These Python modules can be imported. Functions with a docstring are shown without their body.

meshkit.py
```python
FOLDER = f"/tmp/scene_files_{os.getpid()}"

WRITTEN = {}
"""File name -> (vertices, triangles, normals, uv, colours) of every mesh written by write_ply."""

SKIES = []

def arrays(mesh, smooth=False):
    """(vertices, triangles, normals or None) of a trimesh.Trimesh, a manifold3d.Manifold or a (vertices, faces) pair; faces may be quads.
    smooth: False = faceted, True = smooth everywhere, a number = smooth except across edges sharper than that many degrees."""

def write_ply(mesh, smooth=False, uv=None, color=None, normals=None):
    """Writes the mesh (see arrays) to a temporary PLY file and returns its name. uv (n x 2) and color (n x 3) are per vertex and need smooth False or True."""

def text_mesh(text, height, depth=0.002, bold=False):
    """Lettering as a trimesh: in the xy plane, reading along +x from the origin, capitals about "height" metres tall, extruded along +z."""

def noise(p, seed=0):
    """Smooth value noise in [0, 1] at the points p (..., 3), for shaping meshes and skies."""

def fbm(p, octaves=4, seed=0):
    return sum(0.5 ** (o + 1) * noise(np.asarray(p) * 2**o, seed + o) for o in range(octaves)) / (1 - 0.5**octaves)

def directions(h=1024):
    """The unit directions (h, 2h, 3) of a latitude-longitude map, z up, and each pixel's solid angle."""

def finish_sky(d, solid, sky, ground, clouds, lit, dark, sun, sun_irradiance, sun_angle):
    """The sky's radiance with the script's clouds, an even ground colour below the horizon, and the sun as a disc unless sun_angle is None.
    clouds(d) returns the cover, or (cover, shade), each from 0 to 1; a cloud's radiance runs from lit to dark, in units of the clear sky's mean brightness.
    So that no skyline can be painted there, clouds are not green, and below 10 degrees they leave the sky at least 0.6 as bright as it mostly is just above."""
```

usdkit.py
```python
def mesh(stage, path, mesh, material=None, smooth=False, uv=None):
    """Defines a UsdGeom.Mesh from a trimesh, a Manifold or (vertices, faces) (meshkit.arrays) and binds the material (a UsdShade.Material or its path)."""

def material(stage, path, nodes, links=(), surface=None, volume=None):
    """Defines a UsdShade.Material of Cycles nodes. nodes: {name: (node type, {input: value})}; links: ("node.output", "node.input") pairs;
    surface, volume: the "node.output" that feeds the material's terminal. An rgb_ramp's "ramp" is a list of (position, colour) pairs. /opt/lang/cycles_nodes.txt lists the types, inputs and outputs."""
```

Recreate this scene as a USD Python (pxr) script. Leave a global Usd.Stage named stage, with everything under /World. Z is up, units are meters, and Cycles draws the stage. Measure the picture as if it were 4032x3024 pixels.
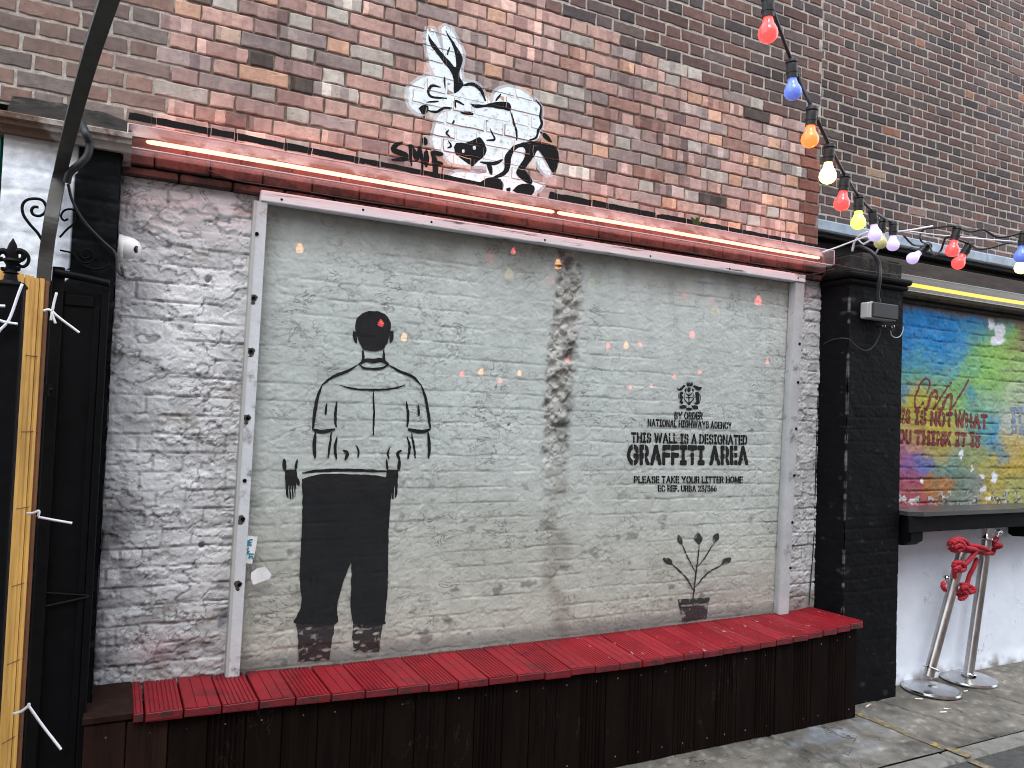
import math, numpy as np, trimesh, shapely, usdkit, meshkit
from shapely.geometry import Polygon, LineString, Point, box as sbox
from shapely.ops import unary_union
from pxr import Usd, UsdGeom, UsdLux, UsdShade, Sdf, Gf, Vt

stage = Usd.Stage.CreateInMemory()
UsdGeom.SetStageUpAxis(stage, UsdGeom.Tokens.z); UsdGeom.SetStageMetersPerUnit(stage, 1.0)
UsdGeom.Xform.Define(stage, '/World'); UsdGeom.Scope.Define(stage, '/World/Looks')
RNG = np.random.default_rng(7)
# ------------------------------------------------------------------ camera
F, YAW, PIT, ROL, DIST, EYE = 3050.1, .46903, .0360518, .0370951, 3.69475, 1.79
_f = np.array([math.sin(YAW)*math.cos(PIT), math.cos(YAW)*math.cos(PIT), math.sin(PIT)])
_r0 = np.array([math.cos(YAW), -math.sin(YAW), 0.]); _u0 = np.cross(_r0, _f)
_r = math.cos(ROL)*_r0+math.sin(ROL)*_u0; _u = -math.sin(ROL)*_r0+math.cos(ROL)*_u0
CAM = np.array([0, -DIST, EYE])
cam = UsdGeom.Camera.Define(stage, '/World/camera')
m4 = Gf.Matrix4d(*_r, 0, *_u, 0, *(-_f), 0, *CAM, 1)
cam.AddTransformOp().Set(m4)
cam.CreateHorizontalApertureAttr(36.0); cam.CreateVerticalApertureAttr(27.0)
cam.CreateFocalLengthAttr(36.0*F/4032); cam.CreateClippingRangeAttr(Gf.Vec2f(.05, 500))
EXPOSURE = 1.64
cam.CreateExposureAttr(EXPOSURE)
# ------------------------------------------------------------------ sky and a soft, clouded sun
SUN_EL, SUN_AZ = math.radians(58), math.radians(205)      # azimuth: atan2(x, y) of the direction towards the sun
sdir = np.array([math.cos(SUN_EL)*math.sin(SUN_AZ), math.cos(SUN_EL)*math.cos(SUN_AZ), math.sin(SUN_EL)])
usdkit.material(stage, '/World/Looks/sky_look', {
    'sky': ('sky_texture', {'sky_type': 'single_scattering', 'sun_disc': False, 'sun_elevation': SUN_EL, 'sun_rotation': SUN_AZ}),
    'tc': ('texture_coordinate', {}), 'n': ('noise_texture', {'scale': 2.2, 'detail': 5.0, 'roughness': .55}),
    'rp': ('rgb_ramp', {'ramp': [(.2, (.75, .75, .75)), (.6, (1, 1, 1))]}),
    'cl': ('rgb_ramp', {'ramp': [(.3, (5.4, 5.9, 6.6)), (.75, (8.2, 8.7, 9.4))]}),
    'mx': ('mix_color', {}), 'bg': ('background_shader', {'strength': .1})},
    [('tc.generated', 'n.vector'), ('n.fac', 'rp.fac'), ('n.fac', 'cl.fac'), ('rp.color', 'mx.fac'), ('sky.color', 'mx.a'), ('cl.color', 'mx.b'), ('mx.result', 'bg.color')],
    surface='bg.background')
dome = UsdLux.DomeLight.Define(stage, '/World/sky')
UsdShade.MaterialBindingAPI.Apply(dome.GetPrim()).Bind(UsdShade.Material.Get(stage, '/World/Looks/sky_look'))
dome.GetPrim().SetCustomDataByKey('kind', 'structure')
sun = UsdLux.DistantLight.Define(stage, '/World/sun')
sun.CreateIntensityAttr(.16); sun.CreateAngleAttr(24.0); sun.CreateColorAttr(Gf.Vec3f(1, .97, .92)); sun.CreateNormalizeAttr(True)
zz = sdir; xx = np.cross([0, 0, 1.], zz); xx /= np.linalg.norm(xx); yy = np.cross(zz, xx)
sun.AddTransformOp().Set(Gf.Matrix4d(*xx, 0, *yy, 0, *zz, 0, 0, 0, 12, 1))
# ------------------------------------------------------------------ measured places: a sight line meets a real plane
def ray(px, py): return (px-2016)/F*_r-(py-1512)/F*_u+_f
def aty(px, py, y): d = ray(px, py); return CAM+(y+DIST)/d[1]*d
def atz(px, py, z): d = ray(px, py); return CAM+(z-EYE)/d[2]*d
def atx(px, py, x): d = ray(px, py); return CAM+x/d[0]*d
def atd(px, py, dep): return CAM+dep*ray(px, py)
def pj(P):
    v = np.asarray(P, float)-CAM; z = v@_f
    return np.stack([2016+F*(v@_r)/z, 1512-F*(v@_u)/z, z], -1)
# ------------------------------------------------------------------ naming helpers
USED = {}
def path_for(name, parent='/World'):
    parent = str(parent.GetPath()) if hasattr(parent, 'GetPath') else parent
    k = USED.get((parent, name), 0); USED[(parent, name)] = k+1
    return f'{parent}/{name}' + (f'_{k:03d}' if k else '')
def meta(p, label=None, cat=None, group=None, kind=None):
    p = p.GetPrim() if hasattr(p, 'GetPrim') else p
    for k, v in (('label', label), ('category', cat), ('group', group), ('kind', kind)):
        if v: p.SetCustomDataByKey(k, v)
    return p
def thing(name, label, cat, group=None):
    return meta(UsdGeom.Xform.Define(stage, path_for(name)), label, cat, group)
def obj(name, mesh, m, parent='/World', smooth=False, label=None, cat=None, group=None, kind=None, attrs=None, normals=None):
    p = usdkit.mesh(stage, path_for(name, parent), mesh, L(m), smooth=smooth)
    if normals is not None:
        p.CreateNormalsAttr(Vt.Vec3fArray.FromNumpy(np.asarray(normals, np.float32))); p.SetNormalsInterpolation('vertex')
    for k, v in (attrs or {}).items():
        t = Sdf.ValueTypeNames.Color3fArray if k == 'col' else Sdf.ValueTypeNames.Float3Array
        UsdGeom.PrimvarsAPI(p).CreatePrimvar(k, t, 'vertex').Set(Vt.Vec3fArray.FromNumpy(np.asarray(v, np.float32)))
    return meta(p, label, cat, group, kind)
# ------------------------------------------------------------------ materials
MADE = {}
def L(name): return MADE[name] if isinstance(name, str) else name
def mat(name, col=(.5, .5, .5), rough=.7, var=.25, scale=8., bump=.2, bscale=60., metal=0., spec=.5, attr=False, dirt=None, dscale=3., dlo=.5, dhi=.7, stretch=(1, 1, 1), coat=0., rvar=.0, emit=None, estr=0., edge=None, detail=6., space='obj', crack=None, cscale=14., cw=.035, cstretch=(1, 1, 1)):
    n = {'tc': ('texture_coordinate', {}), 'mp': ('mapping', {'scale': stretch}), 'n1': ('noise_texture', {'scale': scale, 'detail': detail, 'roughness': .6}),
         'v': ('map_range', {'from_min': .3, 'from_max': .7, 'to_min': 1-var, 'to_max': 1+var}),
         'nb': ('noise_texture', {'scale': bscale, 'detail': 4., 'roughness': .6}), 'bp': ('bump', {'strength': bump, 'distance': .006}),
         'p': ('principled_bsdf', {'roughness': rough, 'metallic': metal, 'specular_ior_level': spec, 'coat_weight': coat, 'coat_roughness': .15})}
    lk = [('mp.vector', 'n1.vector'), ('mp.vector', 'nb.vector'), ('n1.fac', 'v.value'), ('nb.fac', 'bp.height'), ('bp.normal', 'p.normal')]
    n['geo'] = ('geometry', {}); lk.append(('geo.position' if space == 'world' else 'tc.object', 'mp.vector'))
    n['mul'] = ('vector_math', {'math_type': 'scale', 'vector1': tuple(col)})
    lk.append(('v.result', 'mul.scale'))
    if attr:
        n['at'] = ('attribute', {'attribute': 'col'}); lk.append(('at.color', 'mul.vector1'))
    last = 'mul.vector'
    if dirt is not None:
        n['nd'] = ('noise_texture', {'scale': dscale, 'detail': 8., 'roughness': .68}); lk.append(('mp.vector', 'nd.vector'))
        n['dr'] = ('map_range', {'range_type': 'smoothstep', 'from_min': dlo, 'from_max': dhi, 'to_min': 0., 'to_max': 1.}); lk.append(('nd.fac', 'dr.value'))
        n['dm'] = ('mix_color', {'b': tuple(dirt)}); lk += [('dr.result', 'dm.fac'), (last, 'dm.a')]; last = 'dm.result'
    if crack is not None:   # thin broken lines where a warped noise crosses its middle value
        n['cm'] = ('mapping', {'scale': cstretch}); n['nc'] = ('noise_texture', {'scale': cscale, 'detail': 5., 'roughness': .55, 'distortion': .6})
        n['ca'] = ('math', {'math_type': 'subtract', 'value2': .5}); n['cb'] = ('math', {'math_type': 'absolute'})
        n['cr'] = ('map_range', {'range_type': 'smoothstep', 'from_min': 0., 'from_max': cw, 'to_min': 1., 'to_max': 0.})
        n['ng'] = ('noise_texture', {'scale': 3.1, 'detail': 4.}); n['gr'] = ('map_range', {'range_type': 'smoothstep', 'from_min': .5, 'from_max': .62, 'to_min': 0., 'to_max': .85})
        n['cx'] = ('math', {'math_type': 'multiply'}); n['ck'] = ('mix_color', {'b': tuple(crack)})
        lk += [('geo.position' if space == 'world' else 'tc.object', 'cm.vector'), ('cm.vector', 'nc.vector'), ('nc.fac', 'ca.value1'), ('ca.value', 'cb.value1'), ('cb.value', 'cr.value'),
               ('geo.position' if space == 'world' else 'tc.object', 'ng.vector'), ('ng.fac', 'gr.value'), ('cr.result', 'cx.value1'), ('gr.result', 'cx.value2'), ('cx.value', 'ck.fac'), (last, 'ck.a')]; last = 'ck.result'
    lk.append((last, 'p.base_color'))
    if rvar:
        n['rr'] = ('map_range', {'from_min': .3, 'from_max': .7, 'to_min': rough-rvar, 'to_max': rough+rvar}); lk += [('n1.fac', 'rr.value'), ('rr.result', 'p.roughness')]
    if emit is not None:
        n['p'][1]['emission_color'] = tuple(emit); n['p'][1]['emission_strength'] = estr
    MADE[name] = usdkit.material(stage, '/World/Looks/'+name, n, lk, surface='p.BSDF'); return MADE[name]

def clear_mat(name, tint=(.97, .98, .98), rough=.02, haze=0.0, hz=(.6, .5, .5), sc=False):
    n = {'t': ('transparent_bsdf', {'color': tint}), 'g': ('glossy_bsdf', {'color': (1, 1, 1), 'roughness': rough}), 'lw': ('layer_weight', {'blend': .5}), 'pw': ('math', {'math_type': 'power', 'value2': 5.}),
         'fr': ('math', {'math_type': 'multiply_add', 'value2': .95, 'value3': .016}), 'm': ('mix_closure', {}), 'd': ('translucent_bsdf' if sc else 'diffuse_bsdf', {'color': hz}), 'm2': ('mix_closure', {'fac': haze})}
    MADE[name] = usdkit.material(stage, '/World/Looks/'+name, n, [('lw.facing', 'pw.value1'), ('pw.value', 'fr.value1'), ('fr.value', 'm.fac'), ('t.BSDF', 'm.closure1'), ('g.BSDF', 'm.closure2'), ('m.closure', 'm2.closure1'), ('d.BSDF', 'm2.closure2')], surface='m2.closure')
def glow_mat(name, col, st, base=None):
    n = {'e': ('emission', {'color': tuple(col), 'strength': st})}
    MADE[name] = usdkit.material(stage, '/World/Looks/'+name, n, [], surface='e.emission')

# brick: colour from the brick, kiln marks as bands across its face, grain and pits
def brick_mat(name, bands):
    n = {'at': ('attribute', {'attribute': 'col'}), 'bu': ('attribute', {'attribute': 'buv'}), 'sx': ('separate_xyz', {}),
         'geo': ('geometry', {}), 'n1': ('noise_texture', {'scale': 26., 'detail': 7., 'roughness': .65}), 'v': ('map_range', {'from_min': .28, 'from_max': .72, 'to_min': .74, 'to_max': 1.25}),
         'nb': ('noise_texture', {'scale': 190., 'detail': 5., 'roughness': .7}), 'bp': ('bump', {'strength': .45, 'distance': .004}),
         'mul': ('vector_math', {'math_type': 'scale'}), 'p': ('principled_bsdf', {'roughness': .9, 'specular_ior_level': .25}),
         'wv': ('white_noise_texture', {'dimensions': '2D'}), 'fl': ('math', {'math_type': 'floor'}), 'ml': ('math', {'math_type': 'multiply', 'value2': 23.}), 'cb': ('combine_xyz', {}),
         'nw': ('noise_texture', {'scale': 60., 'detail': 2.}), 'ad': ('math', {'math_type': 'multiply_add', 'value2': .012}),
         'br': ('rgb_ramp', {'interpolate': False, 'ramp': [(0, (.62, .6, .64)), (.26, (1, 1, 1)), (.7, (1.25, 1.25, 1.22)), (.86, (1.7, 1.75, 1.75))]}), 'mx': ('mix_color', {'blend_type': 'multiply', 'fac': 0., 'use_clamp': False}),
         'pt': ('noise_texture', {'scale': 75., 'detail': 3.}), 'pr': ('map_range', {'range_type': 'smoothstep', 'from_min': .66, 'from_max': .74, 'to_min': 0., 'to_max': .65}), 'pm': ('mix_color', {'b': (.05, .04, .035)}),
         'gs': ('noise_texture', {'scale': 1.3, 'detail': 5.}), 'gv': ('map_range', {'from_min': .3, 'from_max': .7, 'to_min': .72, 'to_max': 1.22}), 'm2': ('vector_math', {'math_type': 'scale'})}
    lk = [('bu.vector', 'sx.vector'), ('geo.position', 'n1.vector'), ('geo.position', 'nb.vector'), ('geo.position', 'nw.vector'), ('geo.position', 'pt.vector'), ('geo.position', 'gs.vector'), ('n1.fac', 'v.value'), ('nb.fac', 'bp.height'), ('bp.normal', 'p.normal'),
          ('nw.fac', 'ad.value1'), ('sx.x', 'ad.value3'), ('ad.value', 'ml.value1'), ('ml.value', 'fl.value1'), ('fl.value', 'cb.x'), ('sx.z', 'cb.y'), ('cb.vector', 'wv.vector'), ('wv.value', 'br.fac'),
          ('sx.y', 'mx.fac'), ('at.color', 'mx.a'), ('br.color', 'mx.b'), ('mx.result', 'mul.vector1'), ('v.result', 'mul.scale'),
          ('gs.fac', 'gv.value'), ('mul.vector', 'm2.vector1'), ('gv.result', 'm2.scale'), ('pt.fac', 'pr.value'), ('pr.result', 'pm.fac'), ('m2.vector', 'pm.a'), ('pm.result', 'p.base_color')]
    MADE[name] = usdkit.material(stage, '/World/Looks/'+name, n, lk, surface='p.BSDF')
brick_mat('brick', True)
mat('mortar', attr=True, rough=.95, var=.3, scale=45., bump=.8, bscale=150., spec=.2, space='world')
mat('wall_paint', attr=True, rough=.66, var=.12, scale=11., bump=.6, bscale=60., spec=.3, space='world', crack=(.16, .15, .14), cscale=7., cw=.02, cstretch=(1., 1., 2.2))
mat('panel_paint', attr=True, rough=.7, var=.09, scale=6., bump=.3, bscale=60., spec=.3, space='world', crack=(.12, .12, .12), cscale=6., cw=.013, cstretch=(1., 1., 2.6))
mat('mural_paint', attr=True, rough=.65, var=.16, scale=12., bump=.4, bscale=60., spec=.15, space='world')
mat('black_paint', (.0036, .0038, .0044), rough=.65, var=.4, scale=9., bump=.4, bscale=45., spec=.1, dirt=(.035, .035, .035), dscale=30., dlo=.7, dhi=.8, space='world')
mat('render_paint', attr=True, rough=.75, var=.05, scale=4., bump=.2, bscale=40., spec=.3, space='world', crack=(.36, .35, .34), cscale=4., cw=.007, dirt=(.5, .5, .5), dscale=14., dlo=.62, dhi=.74)
mat('black_relief', attr=True, rough=.62, var=.3, scale=14., bump=.35, bscale=60., spec=.09, space='world')
mat('black_steel', (.0032, .0034, .004), rough=.5, var=.3, scale=20., bump=.15, bscale=90., spec=.1)
mat('arch_steel', (.042, .041, .036), rough=.5, var=.3, scale=14., bump=.25, bscale=60., spec=.4, dirt=(.3, .31, .3), dscale=60., dlo=.74, dhi=.8, space='world')
mat('spray_white', (.78, .88, .92), rough=.7, var=.1, scale=14., bump=.3, bscale=120., dirt=(.36, .38, .38), dscale=30., dlo=.52, dhi=.7, space='world')
mat('spray_black', (.006, .008, .009), rough=.75, spec=.15, var=.4, scale=14., bump=.3, bscale=120., space='world')
mat('stencil_black', (.006, .0065, .0075), rough=.8, spec=.12, var=.5, scale=10., bump=.3, bscale=90., dirt=(.16, .155, .15), dscale=34., dlo=.7, dhi=.78, space='world')
mat('stencil_worn', (.016, .012, .013), rough=.65, var=.5, scale=10., bump=.3, bscale=90., dirt=(.26, .23, .21), dscale=22., dlo=.55, dhi=.62, space='world')
mat('stencil_red', (.13, .008, .010), rough=.6, var=.35, scale=20., bump=.3, bscale=90., dirt=(.3, .22, .08), dscale=40., dlo=.68, dhi=.76, space='world')
mat('stencil_blue', (.16, .22, .36), rough=.6, var=.3, scale=20., bump=.2, bscale=90., space='world')
mat('frame_wood', (.56, .59, .62), rough=.6, var=.12, scale=5., bump=.35, bscale=50., stretch=(1, 1, 1), dirt=(.12, .115, .11), dscale=9., dlo=.55, dhi=.72, space='world')
mat('frame_shaded', (.42, .435, .45), rough=.6, var=.15, scale=5., bump=.35, bscale=50., dirt=(.12, .115, .11), dscale=9., dlo=.55, dhi=.72, space='world')  # darker copy of the frame paint, shade on the right rail mixed in
mat('frame_wood_top', (.78, .83, .87), rough=.6, var=.1, scale=5., bump=.4, bscale=40., stretch=(.25, 1, 3), dirt=(.1, .1, .1), dscale=11., dlo=.54, dhi=.68, space='world')
mat('red_paint', (.2, .0085, .015), rough=.5, var=.2, scale=6., bump=.25, bscale=70., spec=.2, dirt=(.07, .008, .011), dscale=5., dlo=.45, dhi=.72, rvar=.1, space='world')
mat('red_paint_worn', (.215, .0095, .0165), rough=.5, var=.22, scale=6., bump=.25, bscale=70., spec=.2, dirt=(.4, .25, .23), dscale=15., dlo=.62, dhi=.67, stretch=(1.6, .7, 1), space='world')
mat('red_edge', (.13, .008, .012), rough=.5, var=.3, scale=16., bump=.5, bscale=60., dirt=(.035, .014, .014), dscale=17., dlo=.5, dhi=.62, space='world')
mat('dark_decking', (.0058, .0030, .0023), rough=.75, var=.4, scale=7., bump=.3, bscale=50., stretch=(3, 3, .35), dirt=(.0085, .0048, .0038), dscale=6., dlo=.5, dhi=.7, spec=.06, space='world', crack=(.035, .028, .024), cscale=5., cw=.006, cstretch=(2.5, 2.5, .6))
mat('lit_decking', (.019, .0095, .0072), rough=.7, var=.35, scale=7., bump=.3, bscale=50., stretch=(3, 3, .35), spec=.08, space='world')  # paler copy of the dark decking, light on the left end mixed in
mat('ledge_brick', (.10, .042, .035), rough=.8, var=.35, scale=12., bump=.6, bscale=60., dirt=(.022, .013, .011), dscale=7., dlo=.46, dhi=.64, space='world')
mat('acrylic_edge', (.8, .62, .62), rough=.2, var=.05, bump=0.)
mat('stone_cap', (.38, .34, .31), rough=.8, var=.3, scale=10., bump=.6, bscale=60., dirt=(.12, .066, .043), dscale=6., dlo=.44, dhi=.58, space='world')
mat('stone_dark', (.022, .02, .018), rough=.85, var=.5, scale=14., bump=.8, bscale=40., spec=.2, dirt=(.085, .068, .054), dscale=9., dlo=.53, dhi=.68, space='world')
mat('lead', (.3, .38, .47), rough=.45, var=.25, scale=6., bump=.25, bscale=20., spec=.5, dirt=(.2, .25, .3), dscale=5., dlo=.52, dhi=.68, space='world')
mat('gap_black', (.008, .008, .008), rough=.7, var=.4, bump=.4)
mat('brown_board', (.045, .034, .028), rough=.8, var=.4, scale=6., bump=.5, bscale=30., stretch=(.6, 1, 2), space='world')
mat('white_render', (.62, .68, .78), rough=.75, var=.08, scale=4., bump=.3, bscale=25., dirt=(.5, .52, .56), dscale=5., dlo=.5, dhi=.75, space='world')
mat('white_render_left', (.74, .78, .84), rough=.7, var=.06, scale=5., bump=.5, bscale=14., space='world')
mat('shelf_top', (.045, .042, .042), rough=.32, var=.2, scale=8., bump=.08, bscale=60., spec=.5)
mat('steel', (.42, .40, .38), rough=.3, var=.12, scale=18., bump=.05, bscale=120., metal=1., stretch=(1, 1, .2), rvar=.08)
mat('steel_base', (.5, .5, .5), rough=.2, var=.15, scale=9., bump=.04, bscale=80., metal=1., rvar=.08)
mat('chrome', (.75, .75, .76), rough=.08, var=.05, bump=0., metal=1.)
mat('rope_red', (.36, .008, .022), rough=.7, var=.2, scale=60., bump=.3, bscale=300.)
mat('pavement', attr=True, rough=.8, var=.3, scale=11., bump=.9, bscale=70., spec=.35, dirt=(.3, .3, .29), dscale=85., dlo=.69, dhi=.74, space='world', rvar=.12, crack=(.02, .02, .018), cscale=3., cw=.012)
mat('asphalt', (.05, .05, .048), rough=.85, var=.35, scale=20., bump=1., bscale=160., dirt=(.13, .13, .125), dscale=130., dlo=.62, dhi=.72, space='world')
mat('kerb', (.17, .165, .15), rough=.8, var=.3, scale=9., bump=.8, bscale=90., dirt=(.07, .068, .06), dscale=7., dlo=.5, dhi=.7, space='world')
mat('yellow_line', (.34, .23, .05), rough=.8, var=.35, scale=20., bump=.6, bscale=90., dirt=(.115, .105, .09), dscale=17., dlo=.38, dhi=.5, space='world')
mat('bamboo', (.72, .42, .11), rough=.45, var=.34, scale=9., bump=.2, bscale=40., stretch=(2, 2, .25), spec=.4, dirt=(.45, .24, .06), dscale=5., dlo=.5, dhi=.75, space='world')
mat('bamboo_dark', (.16, .06, .02), rough=.6, var=.3, scale=9., bump=.2)
mat('nylon', (.8, .82, .9), rough=.35, var=.03, bump=0.)
mat('pvc_white', (.8, .8, .8), rough=.35, var=.03, bump=0.)
mat('pvc_grey', (.42, .43, .42), rough=.4, var=.05, bump=0.)
mat('rubber', (.014, .014, .015), rough=.5, var=.2, bump=.1)
mat('lens', (.004, .004, .006), rough=.08, var=0., bump=0.)
mat('rust', (.06, .052, .048), rough=.8, var=.5, scale=40., bump=.3)
mat('paper', (.72, .73, .74), rough=.8, var=.1, scale=20., bump=.3, bscale=40.)
mat('ink', (.02, .2, .3), rough=.7, var=.2, bump=0.)
mat('green_gloss', (.004, .12, .075), rough=.3, var=.2, bump=.1)
mat('leaf', (.05, .13, .04), rough=.6, var=.35, scale=40., bump=.1)
mat('cig', (.65, .63, .6), rough=.8, var=.1, bump=0.); mat('cig_filter', (.45, .27, .12), rough=.8, var=.1, bump=0.)
clear_mat('acrylic', (.93, .88, .88), .03, .045, (.95, .9, .9), True); clear_mat('perspex', (.97, .98, .98), .015, .004, (.5, .55, .58)); clear_mat('acrylic_dull', (.94, .94, .92), .05, .05, (.3, .3, .3))
glow_mat('neon_red', (1., .17, .10), 4.2); glow_mat('neon_yellow', (1., .62, .004), .6)

# ------------------------------------------------------------------ mesh helpers
def cat(ms): return trimesh.util.concatenate([m for m in ms if m is not None])
def cbox(lo, hi, c=.004):
    lo, hi = np.minimum(lo, hi), np.maximum(lo, hi); c = min(c, .45*min(hi-lo)); pts = []
    for i in range(8):
        s = np.array([i & 1, i >> 1 & 1, i >> 2 & 1]); q = np.where(s, hi, lo).astype(float); d = np.where(s, -1, 1)*c
        for k in range(3):
            w = q+d; w[k] = q[k]; pts.append(w)
    return trimesh.convex.convex_hull(np.array(pts))
def spline(pts, n=8):
    p = np.asarray(pts, float); q = np.vstack([2*p[0]-p[1], p, 2*p[-1]-p[-2]]); out = []
    for i in range(1, len(q)-2):
        t = np.linspace(0, 1, n, endpoint=False)[:, None]; a, b, c, d = q[i-1], q[i], q[i+1], q[i+2]
        out.append(.5*((2*b)+(c-a)*t+(2*a-5*b+4*c-d)*t**2+(3*b-a-3*c+d)*t**3))
    return np.vstack(out+[p[-1:]])
def frames(p):
    t = np.gradient(p, axis=0); t /= np.linalg.norm(t, axis=1, keepdims=True)+1e-12
    a = np.zeros_like(p); v = np.cross(t[0], [0, 0, 1.]); v = v if np.linalg.norm(v) > .1 else np.cross(t[0], [1., 0, 0]); a[0] = v/np.linalg.norm(v)
    for i in range(1, len(p)):
        v = a[i-1]-t[i]*(a[i-1]@t[i]); a[i] = v/(np.linalg.norm(v)+1e-12)
    return t, a, np.cross(t, a)
def tube(pts, r, sides=8, flat=None, caps=True):
    p = np.asarray(pts, float); t, a, b = frames(p); r = np.broadcast_to(r, (len(p),)); an = np.arange(sides)*2*np.pi/sides
    ra, rb = (1., 1.) if flat is None else flat
    v = p[:, None]+r[:, None, None]*(ra*np.cos(an)[None, :, None]*a[:, None]+rb*np.sin(an)[None, :, None]*b[:, None])
    i, j = np.meshgrid(np.arange(len(p)-1), np.arange(sides), indexing='ij'); k = (j+1) % sides
    q = np.stack([i*sides+j, i*sides+k, (i+1)*sides+k, (i+1)*sides+j], -1).reshape(-1, 4); v = v.reshape(-1, 3)
    f = np.vstack([q[:, [0, 1, 2]], q[:, [0, 2, 3]]])
    if caps:
        n = len(v); v = np.vstack([v, p[0], p[-1]]); e = np.arange(sides); e2 = (e+1) % sides; o = (len(p)-1)*sides
        f = np.vstack([f, np.stack([e2, e, np.full(sides, n)], 1), np.stack([o+e, o+e2, np.full(sides, n+1)], 1)])
    return trimesh.Trimesh(v, f, process=False)
def lathe(profile, sides=24):
    prof = np.asarray(profile, float); an = np.arange(sides)*2*np.pi/sides
    v = np.stack([prof[:, None, 0]*np.cos(an), prof[:, None, 0]*np.sin(an), np.broadcast_to(prof[:, None, 1], (len(prof), sides))], -1).reshape(-1, 3)
    i, j = np.meshgrid(np.arange(len(prof)-1), np.arange(sides), indexing='ij'); k = (j+1) % sides
    q = np.stack([i*sides+j, i*sides+k, (i+1)*sides+k, (i+1)*sides+j], -1).reshape(-1, 4)
    return trimesh.Trimesh(v, np.vstack([q[:, [0, 1, 2]], q[:, [0, 2, 3]]]), process=False)
def along(m, p, axis, up=(0, 1, 0)):
    z = np.asarray(axis, float); z = z/np.linalg.norm(z); x = np.cross(up, z); x = x if np.linalg.norm(x) > .05 else np.cross([1, 0, 0], z); x = x/np.linalg.norm(x); y = np.cross(z, x)
    T = np.eye(4); T[:3, 0], T[:3, 1], T[:3, 2], T[:3, 3] = x, y, z, p; m = m.copy(); m.apply_transform(T); return m
def prism(poly2, ax, lo, hi):   # polygon in the two other axes, extruded along axis ax
    m = trimesh.creation.extrude_polygon(Polygon(poly2) if not isinstance(poly2, Polygon) else poly2, hi-lo, engine='earcut'); v = m.vertices.copy(); v[:, 2] += lo
    o = {0: v[:, [2, 0, 1]], 1: np.stack([v[:, 0], v[:, 2], v[:, 1]], 1), 2: v}[ax]
    m = trimesh.Trimesh(o, m.faces if ax != 1 else m.faces[:, ::-1], process=False); return m
def fb(x, z, s, o=4, seed=0, w=0.): return meshkit.fbm(np.stack([np.asarray(x)*s+37.3, np.full_like(np.asarray(x, float), w+.37), np.asarray(z)*s+11.7], -1), o, seed)
def ss(a, b, x): t = np.clip((x-a)/(b-a), 0, 1); return t*t*(3-2*t)
def ridge(x, z, sx, sz, seed, o=4): n = meshkit.fbm(np.stack([x*sx+5.1, np.full_like(x, .3), z*sz+2.2], -1), o, seed); return 1-np.abs(2*n-1)

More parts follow.
